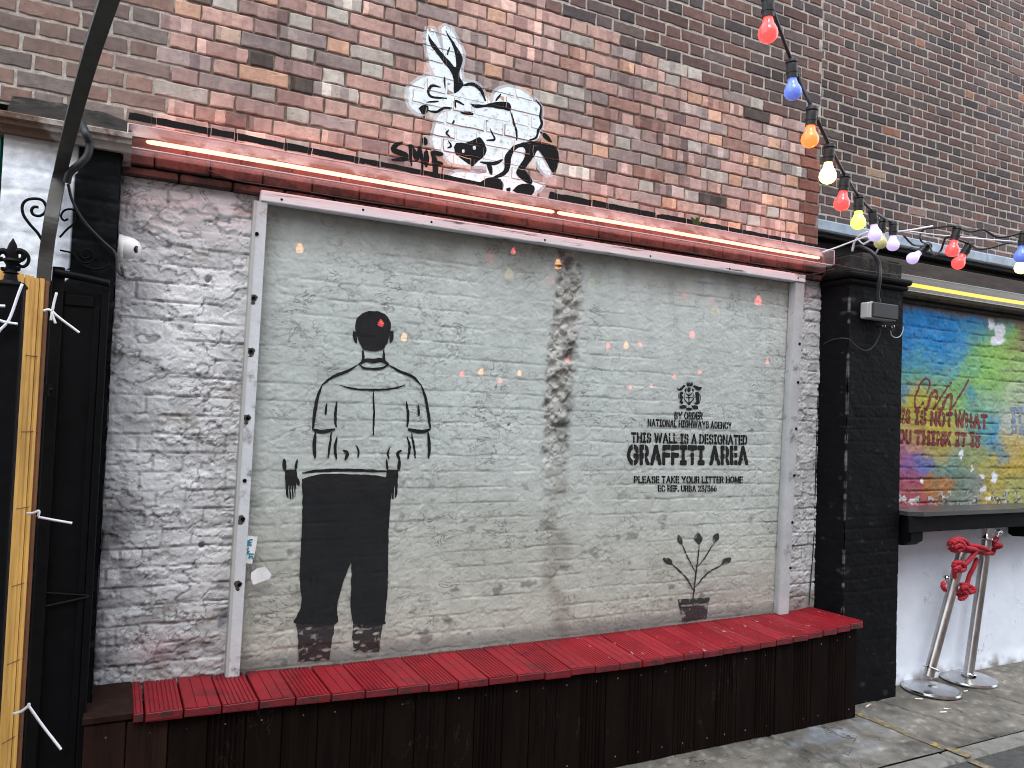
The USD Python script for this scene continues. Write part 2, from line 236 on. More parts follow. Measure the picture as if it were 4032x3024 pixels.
# brick bond: course number, which brick, distance to its edge
def bond(u, v, ch, S, H, off=0., wob=.006, seed=1):
    u = u+wob*2*(fb(u, v, 9., 3, seed)-.5); v = v+wob*2*(fb(u, v, 5., 3, seed+5)-.5)
    r = np.floor(v/ch); sh = np.where(r % 2 == 0, 0., (S+H)/2)+off+.02*np.sin(r*12.9898)*2
    t = u+sh+1000*(S+H); k = np.floor(t/(S+H)); t = t-k*(S+H); ins = t < S; loc = np.where(ins, t, t-S); ln = np.where(ins, S, H)
    du = np.minimum(loc, ln-loc); dv = np.minimum(v-r*ch, (r+1)*ch-v)
    return (r*200000+(k-1000+500)*2+ins).astype(np.int64), du, dv
def hash01(i, s=0): 
    h = (np.asarray(i, np.int64)*2654435761+s*40503+12345) & 0xFFFFFFFF; h = ((h ^ (h >> 15))*2246822519) & 0xFFFFFFFF; return ((h ^ (h >> 13)) & 0xFFFF)/65535.

# a wall face as one relief surface, cut along its brick edges into bricks and joints
def relief(parent, O, U, N, u0, u1, v0, v1, step, hf, cf, m, idf=None, limit=300, part='brick', body='joints'):
    nu, nv = int(round((u1-u0)/step))+1, int(round((v1-v0)/step))+1
    uu, vv = np.meshgrid(np.linspace(u0, u1, nu), np.linspace(v0, v1, nv)); O, U, N = (np.asarray(a, float) for a in (O, U, N)); Z = np.array([0, 0, 1.])
    h = hf(uu, vv); P = O+uu[..., None]*U+vv[..., None]*Z+h[..., None]*N
    gu, gv = np.gradient(h, uu[0, 1]-uu[0, 0], axis=1), np.gradient(h, vv[1, 0]-vv[0, 0], axis=0)
    nn = N-gu[..., None]*U-gv[..., None]*Z; nn /= np.linalg.norm(nn, axis=-1, keepdims=True)
    C = cf(uu, vv, h, P)
    j, i = np.meshgrid(np.arange(nv-1), np.arange(nu-1), indexing='ij'); a = (j*nu+i).ravel(); q = np.stack([a, a+1, a+nu+1, a+nu], 1)
    if np.dot(np.cross(U, Z), N) < 0: q = q[:, ::-1]
    P, nn, C = P.reshape(-1, 3), nn.reshape(-1, 3), C.reshape(-1, 3)
    def put(sel, name, kind=None):
        qq = q[sel]; ix, inv = np.unique(qq, return_inverse=True); qq = inv.reshape(qq.shape)
        obj(name, (P[ix], qq), m, parent, attrs={'col': C[ix]}, normals=nn[ix], kind=kind)
    if idf is None: put(slice(None), body); return (u0, v0, step, h)
    uc, vc = .25*(uu[:-1, :-1]+uu[1:, :-1]+uu[:-1, 1:]+uu[1:, 1:]), .25*(vv[:-1, :-1]+vv[1:, :-1]+vv[:-1, 1:]+vv[1:, 1:])
    ids = idf(uc, vc).ravel(); order = np.argsort(ids, kind='stable'); vals, st, ct = np.unique(ids[order], return_index=True, return_counts=True)
    mid = P[q[:, 0]]; groups = [(c/np.maximum(pj(mid[order[s:s+c]].mean(0))[2], .1)**2, order[s:s+c]) for v, s, c in zip(vals, st, ct) if v >= 0 and c > 6]
    groups.sort(key=lambda g: -g[0]); done = np.zeros(len(q), bool)
    for _, sel in groups[:limit]: put(sel, part); done[sel] = True
    rest = np.zeros(len(q), bool)
    for _, sel in groups[limit:]: rest[sel] = True; done[sel] = True
    if rest.any(): put(rest, part+'s', 'stuff')
    if (~done).any(): put(~done, body)
    return (uu[0, 0], vv[0, 0], uu[0, 1]-uu[0, 0], h)

# flat paint shapes laid on a wall surface: polygon in (u, v) of the wall, draped over its height
def drape(poly, hfun, O, U, N, lift=.0018, grid=.02):
    poly = poly.buffer(0)
    if poly.is_empty: return None
    x0, y0, x1, y1 = poly.bounds; V, Fc, n = [], [], 0
    xs, ys = np.arange(math.floor(x0/grid)*grid, x1+grid, grid), np.arange(math.floor(y0/grid)*grid, y1+grid, grid); pieces = []
    for gx in xs[:-1]:
        col = poly.intersection(sbox(gx, y0-1, gx+grid, y1+1))
        if col.is_empty: continue
        for gy in ys[:-1]:
            c = col.intersection(sbox(gx, gy, gx+grid, gy+grid))
            for g in getattr(c, 'geoms', [c]):
                if g.geom_type == 'Polygon' and g.area > 1e-8: pieces.append(g)
    for g in pieces:
        v, f = trimesh.creation.triangulate_polygon(g, engine='earcut')
        V.append(v[:, :2]); Fc.append(f+n); n += len(v)
    if not V: return None
    v = np.vstack(V); f = np.vstack(Fc); O, U, N = (np.asarray(a, float) for a in (O, U, N))
    P = O+v[:, :1]*U+v[:, 1:2]*np.array([0, 0, 1.])+(hfun(v[:, 0], v[:, 1])+lift)[:, None]*N
    e = np.cross(P[f[:, 1]]-P[f[:, 0]], P[f[:, 2]]-P[f[:, 0]])@N; f[e < 0] = f[e < 0][:, ::-1]
    return trimesh.Trimesh(P, f, process=False)
def sampler(g):
    u0, v0, s, h = g
    def f(u, v):
        a = np.clip((u-u0)/s, 0, h.shape[1]-1.001); b = np.clip((v-v0)/s, 0, h.shape[0]-1.001); i, j = a.astype(int), b.astype(int); a, b = a-i, b-j
        return h[j, i]*(1-a)*(1-b)+h[j, i+1]*a*(1-b)+h[j+1, i]*(1-a)*b+h[j+1, i+1]*a*b
    return f
def paint_bricks(poly, recs, lift):
    V, Fc, n = [], [], 0; hit = [r for r in recs if r[0].intersects(poly)]
    def put(g, yf):
        nonlocal n
        for q in getattr(g, 'geoms', [g]):
            if q.geom_type != 'Polygon' or q.area < 2e-7: continue
            v, f = trimesh.creation.triangulate_polygon(q, engine='earcut'); P = np.c_[v[:, 0], yf(v[:, 0], v[:, 1])-lift, v[:, 1]]
            e = np.cross(P[f[:, 1]]-P[f[:, 0]], P[f[:, 2]]-P[f[:, 0]])[:, 1]; f = np.where((e > 0)[:, None], f[:, ::-1], f); V.append(P); Fc.append(f+n); n += len(v)
    for g, y0, tl, c in hit: put(g.intersection(poly), lambda x, z: y0+(x-c[0])*tl[0]+(z-c[1])*tl[1])
    rest = poly.difference(unary_union([r[0].buffer(.0012) for r in hit]).buffer(0))
    put(rest, lambda x, z: np.full_like(x, -.0002))
    return trimesh.Trimesh(np.vstack(V), np.vstack(Fc), process=False)
def rough_poly(poly, amp=.004, scale=60., seed=3, step=.008):
    def ring(r):
        r = LineString(r.coords).segmentize(step); c = np.array(r.coords); d = np.stack([fb(c[:, 0], c[:, 1], scale, 3, seed), fb(c[:, 0], c[:, 1], scale, 3, seed+9)], 1)-.5; return c+2*amp*d
    gs = [g for g in getattr(poly, 'geoms', [poly]) if g.geom_type == 'Polygon']
    return unary_union([Polygon(ring(g.exterior), [ring(i) for i in g.interiors if len(i.coords) > 3]).buffer(0) for g in gs])
def stroke(pts, w, taper=True):
    p = spline(pts, 6) if len(pts) > 2 else np.linspace(pts[0], pts[1], 8); n = len(p); out = []
    for i in range(n-1):
        t = (i+.5)/n; ww = w*(1-.75*abs(2*t-1)**2.5) if taper else w; out.append(LineString(p[i:i+2]).buffer(max(ww/2, .0012), quad_segs=3))
    return unary_union(out)
def glyphs(ch, bold=True):
    m = meshkit.text_mesh(ch, 1.0, .1, bold); v, f = m.vertices, m.faces; z = v[f][:, :, 2].max(1) < .01
    return unary_union([Polygon(t[:, :2]).buffer(1e-4) for t in v[f[z]]]).buffer(-1e-4)
GL = {}
def text_poly(text, TL, TR, BL, stencil=.07, fat=.0, gap=.1, space=.45, narrow=None):
    """words set letter by letter into the parallelogram TL, TR, BL of the wall (u, v); stencil bridges cut each letter"""
    x, parts = 0., []
    for c in text:
        if c == ' ': x += space; continue
        if c not in GL: GL[c] = glyphs(c)
        g = GL[c]; a, b, c2, d = g.bounds; w = c2-a
        g = shapely.affinity.translate(g, -a, 0)
        if fat: g = g.buffer(fat, quad_segs=2)
        if stencil and c not in './I1':
            g = g.difference(sbox(w*.46, -.3, w*.46+stencil, .5 if c in 'AY' else 1.3)) if c not in 'TLF' else g.difference(sbox(-1, .66, 9, .66+stencil))
        parts.append(shapely.affinity.translate(g, x, 0)); x += w+gap
    al = unary_union(parts); W = x-gap; TL, TR, BL = (np.asarray(q, float) for q in (TL, TR, BL)); ex = (TR-TL)/W; ey = TL-BL
    return shapely.affinity.affine_transform(al, [ex[0], ey[0], ex[1], ey[1], BL[0], BL[1]])

# ================================================================== large structure
# ---- ground
def ground_col(P):
    x, y = P[..., 0], P[..., 1]; n = fb(x, y, 2.2, 5, 3)[..., None]; n2 = fb(x, y, 9., 4, 8)[..., None]
    c = np.array([.14, .129, .11])*(.2+1.6*n)*(.4+1.2*n2); sp = ss(.6, .7, fb(x, y, 34., 3, 19))[..., None]; c = c*(1+.7*sp)
    blue = np.exp(-(((x-3.75)/.5)**2+((y+.5)/.28)**2))*ss(.42, .62, n2[..., 0]); c = c*(1-.55*blue[..., None])+.55*blue[..., None]*np.array([.17, .2, .25])
    wet = ss(.55, .62, fb(x*1.2, y*2.5, 2.2, 4, 21))*ss(-.6, -.75, y); return c*(1-.45*wet[..., None])
gx, gy = np.meshgrid(np.arange(-1.5, 7.6, .025), np.arange(-.915, .02, .025)); gz = .012*(fb(gx, gy, 3., 4, 5)-.5)+.006*(fb(gx, gy, 14., 3, 6)-.5)
P = np.stack([gx, gy, gz], -1); nu = gx.shape[1]
j, i = np.meshgrid(np.arange(gx.shape[0]-1), np.arange(nu-1), indexing='ij'); a = (j*nu+i).ravel(); q = np.stack([a, a+1, a+nu+1, a+nu], 1)
pav = meta(UsdGeom.Xform.Define(stage, path_for('pavement')), kind='structure')
slab_edges = [-1.5, -.3, .95, 2.15, 3.4, 4.55, 5.35, 6.5, 7.6]     # worn paving slabs, long joints filled with dirt
xc = P[..., 0].reshape(-1)[q].mean(1)+.07*(fb(P[..., 1].reshape(-1)[q].mean(1), P[..., 1].reshape(-1)[q].mean(1)*0, 5., 2, 4)-.5)
GC = ground_col(P); jd = np.min([np.abs(gx-e+.25*(gy+.4)) for e in slab_edges[1:-1]], axis=0); GC = GC*(1-.6*np.exp(-(jd/.012)**2))[..., None]; P[..., 2] -= .008*np.exp(-(jd/.014)**2)
cx = (gx+.25*(gy+.4)).reshape(-1)[q].mean(1)
for lo, hi in zip(slab_edges[:-1], slab_edges[1:]):
    s = (cx >= lo) & (cx < hi); qq = q[s]; ix, inv = np.unique(qq, return_inverse=True)
    obj('paving_slab', (P.reshape(-1, 3)[ix], inv.reshape(qq.shape)), 'pavement', pav, smooth=True, attrs={'col': GC.reshape(-1, 3)[ix]})
kx = -1.5; kn = 0
kerb = meta(UsdGeom.Xform.Define(stage, path_for('kerb')), kind='structure')
while kx < 8.2:
    ln = .9+.08*RNG.random(); b = cbox((kx+.005, -1.035, -.12), (kx+ln-.005, -.92, .004+.004*RNG.random()), .014); obj('kerbstone', b, 'kerb', kerb, smooth=25); kx += ln
rx, ry = np.meshgrid(np.linspace(-40, 40, 161), np.linspace(-40, -1.036, 90)); rz = -.012+.006*(fb(rx, ry, 2., 3, 2)-.5)
nu = rx.shape[1]; j, i = np.meshgrid(np.arange(rx.shape[0]-1), np.arange(nu-1), indexing='ij'); a = (j*nu+i).ravel()
obj('road', (np.stack([rx, ry, rz], -1).reshape(-1, 3), np.stack([a, a+1, a+nu+1, a+nu], 1)), 'asphalt', smooth=True, kind='structure')
obj('ground', (np.array([[-60, -60, -.2], [60, -60, -.2], [60, 60, -.2], [-60, 60, -.2]], float), np.array([[0, 1, 2, 3]])), 'asphalt', kind='structure')

# ---- brick walls laid brick by brick
PINK = np.array([[.40, .265, .235], [.33, .235, .22], [.30, .245, .235], [.45, .31, .27], [.34, .31, .285], [.42, .40, .365], [.5, .32, .235], [.32, .195, .165], [.27, .225, .22], [.52, .39, .32]])*[1.2, 1.15, 1.12]
PINKW = np.array([.22, .24, .2, .08, .09, .02, .02, .07, .055, .005])
PINKH = np.array([.2, .1, .06, .2, .1, .12, .13, .04, .02, .03])
DARK = np.array([[.088, .057, .052], [.072, .054, .052], [.1, .062, .056], [.056, .046, .047], [.112, .066, .056], [.085, .064, .06]])*1.22
RED = np.array([[.2, .08, .06], [.16, .07, .056], [.235, .097, .072]])
LEFT = np.array([[.2, .15, .135], [.18, .15, .135], [.23, .16, .135], [.26, .17, .14]])
def brick_wall(parent, x0, x1, z0, z1, ch, S, H, yf, zone, limit, joint=.011, off=0., seed=1, wallmat='brick', zbase=0.):
    rng = np.random.default_rng(seed); bricks = []; r = int(math.floor((z0-zbase)/ch))
    while zbase+r*ch < z1:
        b0 = zbase+r*ch; x = x0-(S+H)-off-(0 if r % 2 else (S+H)/2)-.02*rng.random(); k = 0
        while x < x1:
            ln = S if k % 2 == 0 else H; a, b = max(x, x0), min(x+ln, x1); k += 1; x += ln
            if b-a < .035: continue
            q = pj([(a+b)/2, yf, b0+ch/2])
            if q[2] < .3 or not (-420 < q[0] < 4450 and -420 < q[1] < 2000): continue
            bricks.append((a, b, b0, ln, q[2], -300 < 0 and (0 <= q[0] <= 4032 and 0 <= q[1] <= 3024)))
        r += 1
    bricks.sort(key=lambda t: (not t[5], t[4]/math.sqrt(t[1]-t[0]))); VV, FF, CC, BB, n = [], [], [], [], 0; recs = []
    for bi, (a, b, b0, ln, dep, vis) in enumerate(bricks):
        xc, zc = (a+b)/2, b0+ch/2; col, band, proud, jt, edge = zone(xc, zc, rng, ln < .15)
        w, h = b-a-jt, ch-jt; nx = max(3, int(w/.03)); rag = edge
        top = [(-w/2+w*t/nx, h/2) for t in range(nx)]; rt = [(w/2, h/2), (w/2, 0)]; bt = [(w/2-w*t/nx, -h/2) for t in range(nx)]; lf = [(-w/2, -h/2), (-w/2, 0)]
        o = np.array(top+rt+bt+lf)+rng.normal(0, rag, (2*nx+4, 2)); m = len(o); cen = rng.normal(0, .0015, 2)+[0, .016*(float(fb(np.array([xc]), np.array([zc]), 1.5, 3, 77)[0])-.5)]; rot = rng.normal(0, .006); R = np.array([[math.cos(rot), -math.sin(rot)], [math.sin(rot), math.cos(rot)]]); o = o@R.T+cen
        sh = np.array([max(w-2*.005, .01)/w, (h-2*.005)/h]); inn = o*sh; tilt = rng.normal(0, .005, 2); pr = proud+rng.normal(0, .0007)
        fy = yf-pr+inn@tilt
        ring0 = np.stack([inn[:, 0]+xc, fy+rng.normal(0, .0006, m), inn[:, 1]+zc], 1); ring1 = np.stack([o[:, 0]+xc, fy+.0045+rng.normal(0, .0008, m), o[:, 1]+zc], 1); ring2 = ring1.copy(); ring2[:, 1] = yf+.02
        v = np.vstack([ring0, ring1, ring2, [[xc, fy.mean(), zc]]]); e = np.arange(m); e2 = (e+1) % m
        f = np.vstack([np.stack([e2, e, np.full(m, 3*m)], 1)]+[t for rg in (0, m) for t in (np.stack([rg+e, rg+e2, rg+m+e2], 1), np.stack([rg+e, rg+m+e2, rg+m+e], 1))])
        f = f if np.cross(v[f[0, 1]]-v[f[0, 0]], v[f[0, 2]]-v[f[0, 0]])[1] < 0 else f[:, ::-1]
        recs.append((Polygon(inn+[xc, zc]), yf-pr, tilt, (xc, zc)))
        c = np.tile(col, (len(v), 1)); buv = np.stack([v[:, 0]-xc+.5, np.full(len(v), band), np.full(len(v), float(rng.integers(1, 9999)))], 1)
        if bi < limit and vis: obj('brick', (v, f), wallmat, parent, attrs={'col': c, 'buv': buv})
        else: VV.append(v); FF.append(f+n); CC.append(c); BB.append(buv); n += len(v)
    if VV: obj('bricks', (np.vstack(VV), np.vstack(FF)), wallmat, parent, attrs={'col': np.vstack(CC), 'buv': np.vstack(BB)}, kind='stuff')
    return recs
def mortar_sheet(parent, x0, x1, z0, z1, yf, depth, colf, step=.022):
    nx, nz = int((x1-x0)/step)+1, int((z1-z0)/step)+1; x, z = np.meshgrid(np.linspace(x0, x1, nx), np.linspace(z0, z1, nz))
    y = yf+depth(x, z)+np.minimum(.009, 1.2*depth(x, z))*(fb(x, z, 22., 3, 4)-.5); a = (np.arange(nz-1)[:, None]*nx+np.arange(nx-1)).ravel()
    obj('mortar', (np.stack([x, y, z], -1).reshape(-1, 3), np.stack([a, a+1, a+nx+1, a+nx], 1)), 'mortar', parent, smooth=True, attrs={'col': colf(x, z).reshape(-1, 3)})

def is_dark(x, z):          # the older dark brickwork keeps the left end and climbs over the top right of the pale patch
    e = .03*np.sin(np.asarray(z)*83.7)
    left = x < .12+.06*(np.floor(np.asarray(z)/.075) % 2)+e*0
    up = (z > 4.05-.131*(x-1.9)+.0) & (x > 1.5)
    return left, up, x > 3.93+.09*(np.floor(np.asarray(z)/.075) % 2)
def zone_front(x, z, rng, header=False):
    l, u, q = is_dark(x, z)
    if l: c = LEFT[rng.integers(len(LEFT))]; return c*rng.uniform(.85, 1.2), .04, .0015, .011, .0012
    if u: c = DARK[rng.integers(len(DARK))]*1.15; return c*rng.uniform(.8, 1.25), .05, .0015, .011, .0012
    if q: c = RED[rng.integers(len(RED))]; return c*rng.uniform(.85, 1.2), .1, .002, .009, .0012
    if rng.random() < .012: c = np.array([.085, .07, .062])
    else: c = PINK[rng.choice(len(PINK), p=PINKH if header else PINKW)]
    return c*rng.uniform(.82, 1.15), (rng.uniform(.5, 1.) if rng.random() < (.25 if header else .7) else .1), rng.uniform(.0015, .0038), rng.uniform(.007, .011), .0016
up = thing('upper_brick_wall', 'upper wall of patched pink and grey bricks above the red neon tube', 'wall')
RECS = brick_wall(up, -1.1, 4.14, 2.96, 5.05, .075, .225, .1125, 0., zone_front, 300, seed=11, zbase=2.96)
def mort_col(x, z):
    l, u, q = is_dark(x, z); n = fb(x, z, 14., 4, 9)[..., None]; d = np.array([.19, .155, .125])*(.3+1.4*n); cr = np.array([.44, .40, .35])*(.6+.8*n)
    return np.where((l | u)[..., None], cr, np.where((q & (n[..., 0] < .5))[..., None], cr*.6, d))
def mort_dep(x, z):
    l, u, q = is_dark(x, z); return np.where(l | u, .0032, .0058)
mortar_sheet(up, -1.1, 4.14, 2.955, 5.05, 0., mort_dep, mort_col)
obj('backing', cbox((-1.1, .021, 2.955), (4.139, .6, 5.05)), 'brown_board', up)
rec = thing('rear_brick_wall', 'dark brown brick wall with pale mortar standing back at the upper right', 'wall')
def zone_rear(x, z, rng, header=False):
    k = rng.random(); c = DARK[rng.integers(len(DARK))]*1.08 if k > .03 else np.array([[.3, .19, .17], [.27, .13, .085], [.4, .27, .19]])[rng.integers(3)]
    c = c*(1+.35*max(0, min(1, (z-4.2)/1.2))); return c*rng.uniform(.85, 1.18), .03, .0016, .0135, .0012  # haze and brightness near the top put into the brick colour
brick_wall(rec, 4.05, 8.0, 3.1, 6.2, .075, .225, .1125, .5, zone_rear, 300, seed=23, zbase=3.02)
mortar_sheet(rec, 4.05, 8.0, 3.0, 6.2, .5, lambda x, z: np.full_like(x, .003), lambda x, z: np.array([.42, .38, .335])*(.65+.7*fb(x, z, 12., 4, 9)[..., None]))
obj('backing', cbox((4.05, .522, 2.4), (8.0, .8, 6.2)), 'brown_board', rec)

# ---- the whitewashed wall under the ledge
PCH, PS, PH_ = .082, .235, .117
def wall_id(u, v): i, du, dv = bond(u, v, PCH, PS, PH_, .05, .006, 2); return np.where((du > .004) & (dv > .004), i, -1)
def panel_w(u): return ss(.5, .54, u)*ss(3.93, 3.89, u)
def crumb(u, v):
    c = 2.2+.03*np.sin(v*3.1)-.012*v; w = .085+.03*(fb(u, v, 4., 3, 31)-.5); return np.clip(ss(w+.025, w-.03, np.abs(u-c+.07*(fb(u, v, 9., 4, 33)-.5)))*ss(.95, 1.35, v+.6*fb(u, v, 3., 2, 3)-.2)*(.25+.75*ss(1.35, 1.85, v+.3*(fb(u, v, 5., 3, 36)-.5))), 0, 1)
def flake(u, v):        # old paint layers: plateaus with broken edges
    n = fb(u, v*1.5, 7., 5, 141)+.35*(fb(u, v*1.3, 27., 3, 142)-.5); n2 = fb(u, v*1.8, 15., 5, 143)+.3*(fb(u, v, 45., 2, 144)-.5); return n, n2
def white_h(u, v):
    i, du, dv = bond(u, v, PCH, PS, PH_, .05, .010, 2); pw = panel_w(u); jag = .014*(fb(u, v, 30., 3, 14)-.5)
    edge = ss(.0, .0065, dv+jag)*ss(0., .006, du+jag); d = .0085*(1-pw)+.0042*pw
    fade = .15+.85*ss(.40, .56, fb(u, v, 3.2, 3, 17)); hj = ss(.40, .6, fb(u, v, 2.6, 3, 18)); edge = edge*(.25+.75*hj)+(1-hj)*.75*ss(.0, .0065, dv+jag*1.4); h = d*(1-(1-edge)*fade)+.005*(hash01(i, 3)-.5)*(1-.6*pw)
    n, n2 = flake(u, v); h = h+(.0042*(1-pw)+.0016*pw)*ss(.47, .49, n)+(.0026*(1-pw)+.0012*pw)*ss(.52, .535, n2)
    h = h+(.005*(1-pw)+.0035*pw)*(fb(u, v, 5., 3, 12)-.5)+(.0036*(1-pw)+.0024*pw)*(fb(u, v*1.25, 40., 3, 15)-.5)
    h = h-(.0042*(1-pw)+.003*pw)*ss(.98, .994, ridge(u, v, 4., 6., 41))*ss(.42, .58, fb(u, v, 2.5, 2, 44))
    c = crumb(u, v); h = h*(1-.4*c)-c*(.007+.022*ss(.4, .6, 1-fb(u, v, 24., 5, 51)))
    hole = np.zeros_like(u)
    for hx, hz, rr in ((.33, 2.33, .013), (.36, 1.15, .012), (1.86, 1.72, .006)): hole = np.maximum(hole, ss(rr*1.3, rr*.7, np.hypot(u-hx, v-hz)))
    return h-.03*hole
def white_c(u, v, h, P):
    pw = panel_w(u); n = fb(u, v, 3., 5, 61); n2 = fb(u, v, 17., 4, 62); i, du, dv = bond(u, v, PCH, PS, PH_, .05, .009, 2)
    n_, n2_ = flake(u, v); fe = np.exp(-((n_-.478)/.012)**2)*ss(.4, .6, fb(u, v, 4., 3, 145))+.8*np.exp(-((n2_-.527)/.010)**2)*ss(.45, .6, fb(u, v, 5., 3, 146)); a = np.array([.67, .69, .71])*(.68+.56*n)[..., None]*(.86+.2*ss(.47, .49, n_))[..., None]; a = a*(1-.6*np.clip(fe, 0, 1)[..., None]); a = a*(.9+.2*n2)[..., None]
    bare = ss(.62, .7, fb(u, v*1.4, 6., 5, 66)); a = a*(1-.5*bare[..., None])+.5*bare[..., None]*np.array([.46, .435, .40])
    jn = (1-ss(.0, .010, np.minimum(du, dv)+.008*(fb(u, v, 20., 3, 14)-.5)))*ss(.4, .62, fb(u, v, 5., 3, 68)); a = a*(1-.42*jn[..., None])
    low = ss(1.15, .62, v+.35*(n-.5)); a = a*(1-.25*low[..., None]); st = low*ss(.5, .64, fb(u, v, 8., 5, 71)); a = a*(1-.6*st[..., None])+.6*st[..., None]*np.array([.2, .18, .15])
    ink = np.exp(-(((u-.38)/.16)**2+((v-.78-.5*(u-.38))/.085)**2))*ss(.42, .56, fb(u, v, 9., 5, 73)); a = a*(1-.85*ink[..., None])+.85*ink[..., None]*np.array([.07, .08, .12])
    dk = np.exp(-((u+.02)/.11)**2)*ss(.46, .62, fb(u, v, 9., 5, 153))*ss(1.75, 1.3, v); a = a*(1-.6*dk[..., None]); ck = ss(.982, .993, ridge(u, v, 4., 6., 41))*ss(.42, .58, fb(u, v, 2.5, 2, 44)); a = a*(1-.5*ck[..., None]); rosy = np.exp(-(((u-.2)/.1)**2+((v-.72)/.06)**2)); a = a*(1-.3*rosy[..., None])+.3*rosy[..., None]*np.array([.45, .22, .24])
    edge = ss(.0, -.045, u+.04*(fb(u, v, 12., 3, 7)-.5)); a = a*(1-.5*edge[..., None])
    # behind the clear sheet: smooth grey-white paint, grime under the top rail, warmer and stained towards the foot
    b = np.array([.56, .595, .575])*(.84+.32*n)[..., None]*(1-.42*np.clip(fe, 0, 1)*ss(.42, .6, fb(u, v, 1.9, 3, 147)))[..., None]*(.95+.1*n2)[..., None]
    jn2 = (1-ss(.0, .008, np.minimum(du, dv)+.009*(fb(u, v, 20., 3, 14)-.5)))*ss(.48, .68, fb(u, v, 4., 3, 69))*np.where(dv < du, 1., .35); b = b*(1-.42*jn2[..., None])
    warm = ss(1.75, .8, v+.5*(n-.5)); b = b*(1-warm[..., None])+warm[..., None]*b*np.array([.93, .87, .80])
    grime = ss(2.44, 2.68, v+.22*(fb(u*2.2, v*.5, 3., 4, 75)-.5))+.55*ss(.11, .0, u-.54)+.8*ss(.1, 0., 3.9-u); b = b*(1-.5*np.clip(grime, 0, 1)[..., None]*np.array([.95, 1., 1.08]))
    sp = ss(.64, .72, fb(u, v, 13., 5, 77))*(.25+.6*warm); b = b*(1-.6*sp[..., None])
    ros = ss(.95, .66, v+.2*(fb(u, v, 4., 4, 78)-.5))*ss(.45, .62, fb(u, v, 2.6, 4, 79)); b = b*(1-.28*ros[..., None])+.28*ros[..., None]*np.array([.22, .14, .135])
    foot = ss(.66, .6, v+.03*(n2-.5)); b = b*(1-.6*foot[..., None])+.6*foot[..., None]*np.array([.11, .13, .125])  # dark line painted in for the shaded gap above the bench
    c = crumb(u, v); t = fb(u, v, 18., 4, 81); cc = np.where((t > .49)[..., None], np.array([.52, .51, .48]), np.where((t > .40)[..., None], np.array([.38, .36, .33]), np.array([.19, .17, .15]))); drk = ss(.48, .6, fb(u, v, 6., 5, 149)+.9*(u-2.23))*ss(2.5, 2.1, v+.5*(fb(u, v, 3., 3, 150)-.5)); cc = cc*(1-.62*drk[..., None]); strip = np.exp(-((u-2.19-.06*(fb(u, v, 2., 3, 151)-.5))/.085)**2)*ss(1.75, 1.45, v)*ss(.40, .66, fb(u, v, 6., 5, 152)); b = b*(1-.42*strip[..., None]*np.array([.9, 1., 1.08])); b = b*(1-c[..., None])+cc*c[..., None]
    rs = ss(3.9, 3.93, u); a = a*(1-rs[..., None]*.12)
    return a*(1-pw[..., None])+b*pw[..., None]
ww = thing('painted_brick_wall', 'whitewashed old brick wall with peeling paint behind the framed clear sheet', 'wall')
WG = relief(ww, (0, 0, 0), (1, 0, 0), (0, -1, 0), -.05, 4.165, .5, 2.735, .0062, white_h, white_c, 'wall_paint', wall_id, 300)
WH = sampler(WG); WO, WU, WN = (0, 0, 0), (1, 0, 0), (0, -1, 0)
obj('backing', cbox((-.9, .05, 0), (4.2, .5, 2.95)), 'brown_board', ww)

# ---- projecting ledge of red-painted bricks between the two walls
led = thing('brick_ledge', 'projecting ledge of red painted bricks under the red neon tube', 'ledge')
rows = [(2.735, 2.775, -.05), (2.777, 2.845, -.062), (2.847, 2.9, -.05)]
for k, (za, zb, yf) in enumerate(rows):
    x = -.04-.1*k
    while x < 4.15:
        ln = .222+.01*RNG.random(); b = cbox((max(x, -.04)+.003, yf+.004*RNG.normal()*.5, za+.002), (min(x+ln, 4.155)-.003, .019, zb-.002), .006)
        if min(x+ln, 4.155)-max(x, -.04) > .04: obj('brick', b, 'ledge_brick', led)
        x += ln
# mortar haunching slope on top
xx_ = np.linspace(-.04, 4.14, 280); tt = np.linspace(0, 1, 8); X, T = np.meshgrid(xx_, tt)
Yh = -.052+.05*T; Zh = 2.9+.062*T+.012*(fb(X, T, 9., 4, 5)-.5); a = (np.arange(7)[:, None]*280+np.arange(279)).ravel()
obj('haunch', (np.stack([X, Yh, Zh], -1).reshape(-1, 3), np.stack([a, a+1, a+281, a+280], 1)), 'stone_cap', led, smooth=True)
# black line painted along the foot of the upper wall, broken over the animals
flat0 = lambda u, v: np.full_like(u, .007)
blk = rough_poly(Polygon([(-.02, 2.985), (.8, 2.975), (1.5, 2.972), (1.66, 2.968), (1.66, 2.992), (1.2, 3.0), (.4, 3.012), (-.02, 3.015)]).union(Polygon([(2.05, 2.965), (4.13, 2.96), (4.13, 2.99), (2.9, 3.0), (2.06, 3.01)])), .006, 22., 5)
obj('painted_line', paint_bricks(blk.buffer(0), RECS, .001), 'spray_black', up)
n_ = {'d': ('principled_bsdf', {'base_color': (.75, .82, .9), 'roughness': .8, 'alpha': .4})}
MADE['spray_haze'] = usdkit.material(stage, '/World/Looks/spray_haze', n_, [], surface='d.BSDF')
# ================================================================== paint on the walls
def W(px, py, y=0.): p = aty(px, py, y); return np.array([p[0], p[2]])
def A(pts): return [W(1500+x/2.2125, 50+y/2.2125, -.005) for x, y in pts]      # places read off on the upper wall
def poly_a(pts): return Polygon(spline(A(pts)+A(pts)[:1], 5)).buffer(0)
brick_face = lambda u, v: np.full_like(u, .0095)
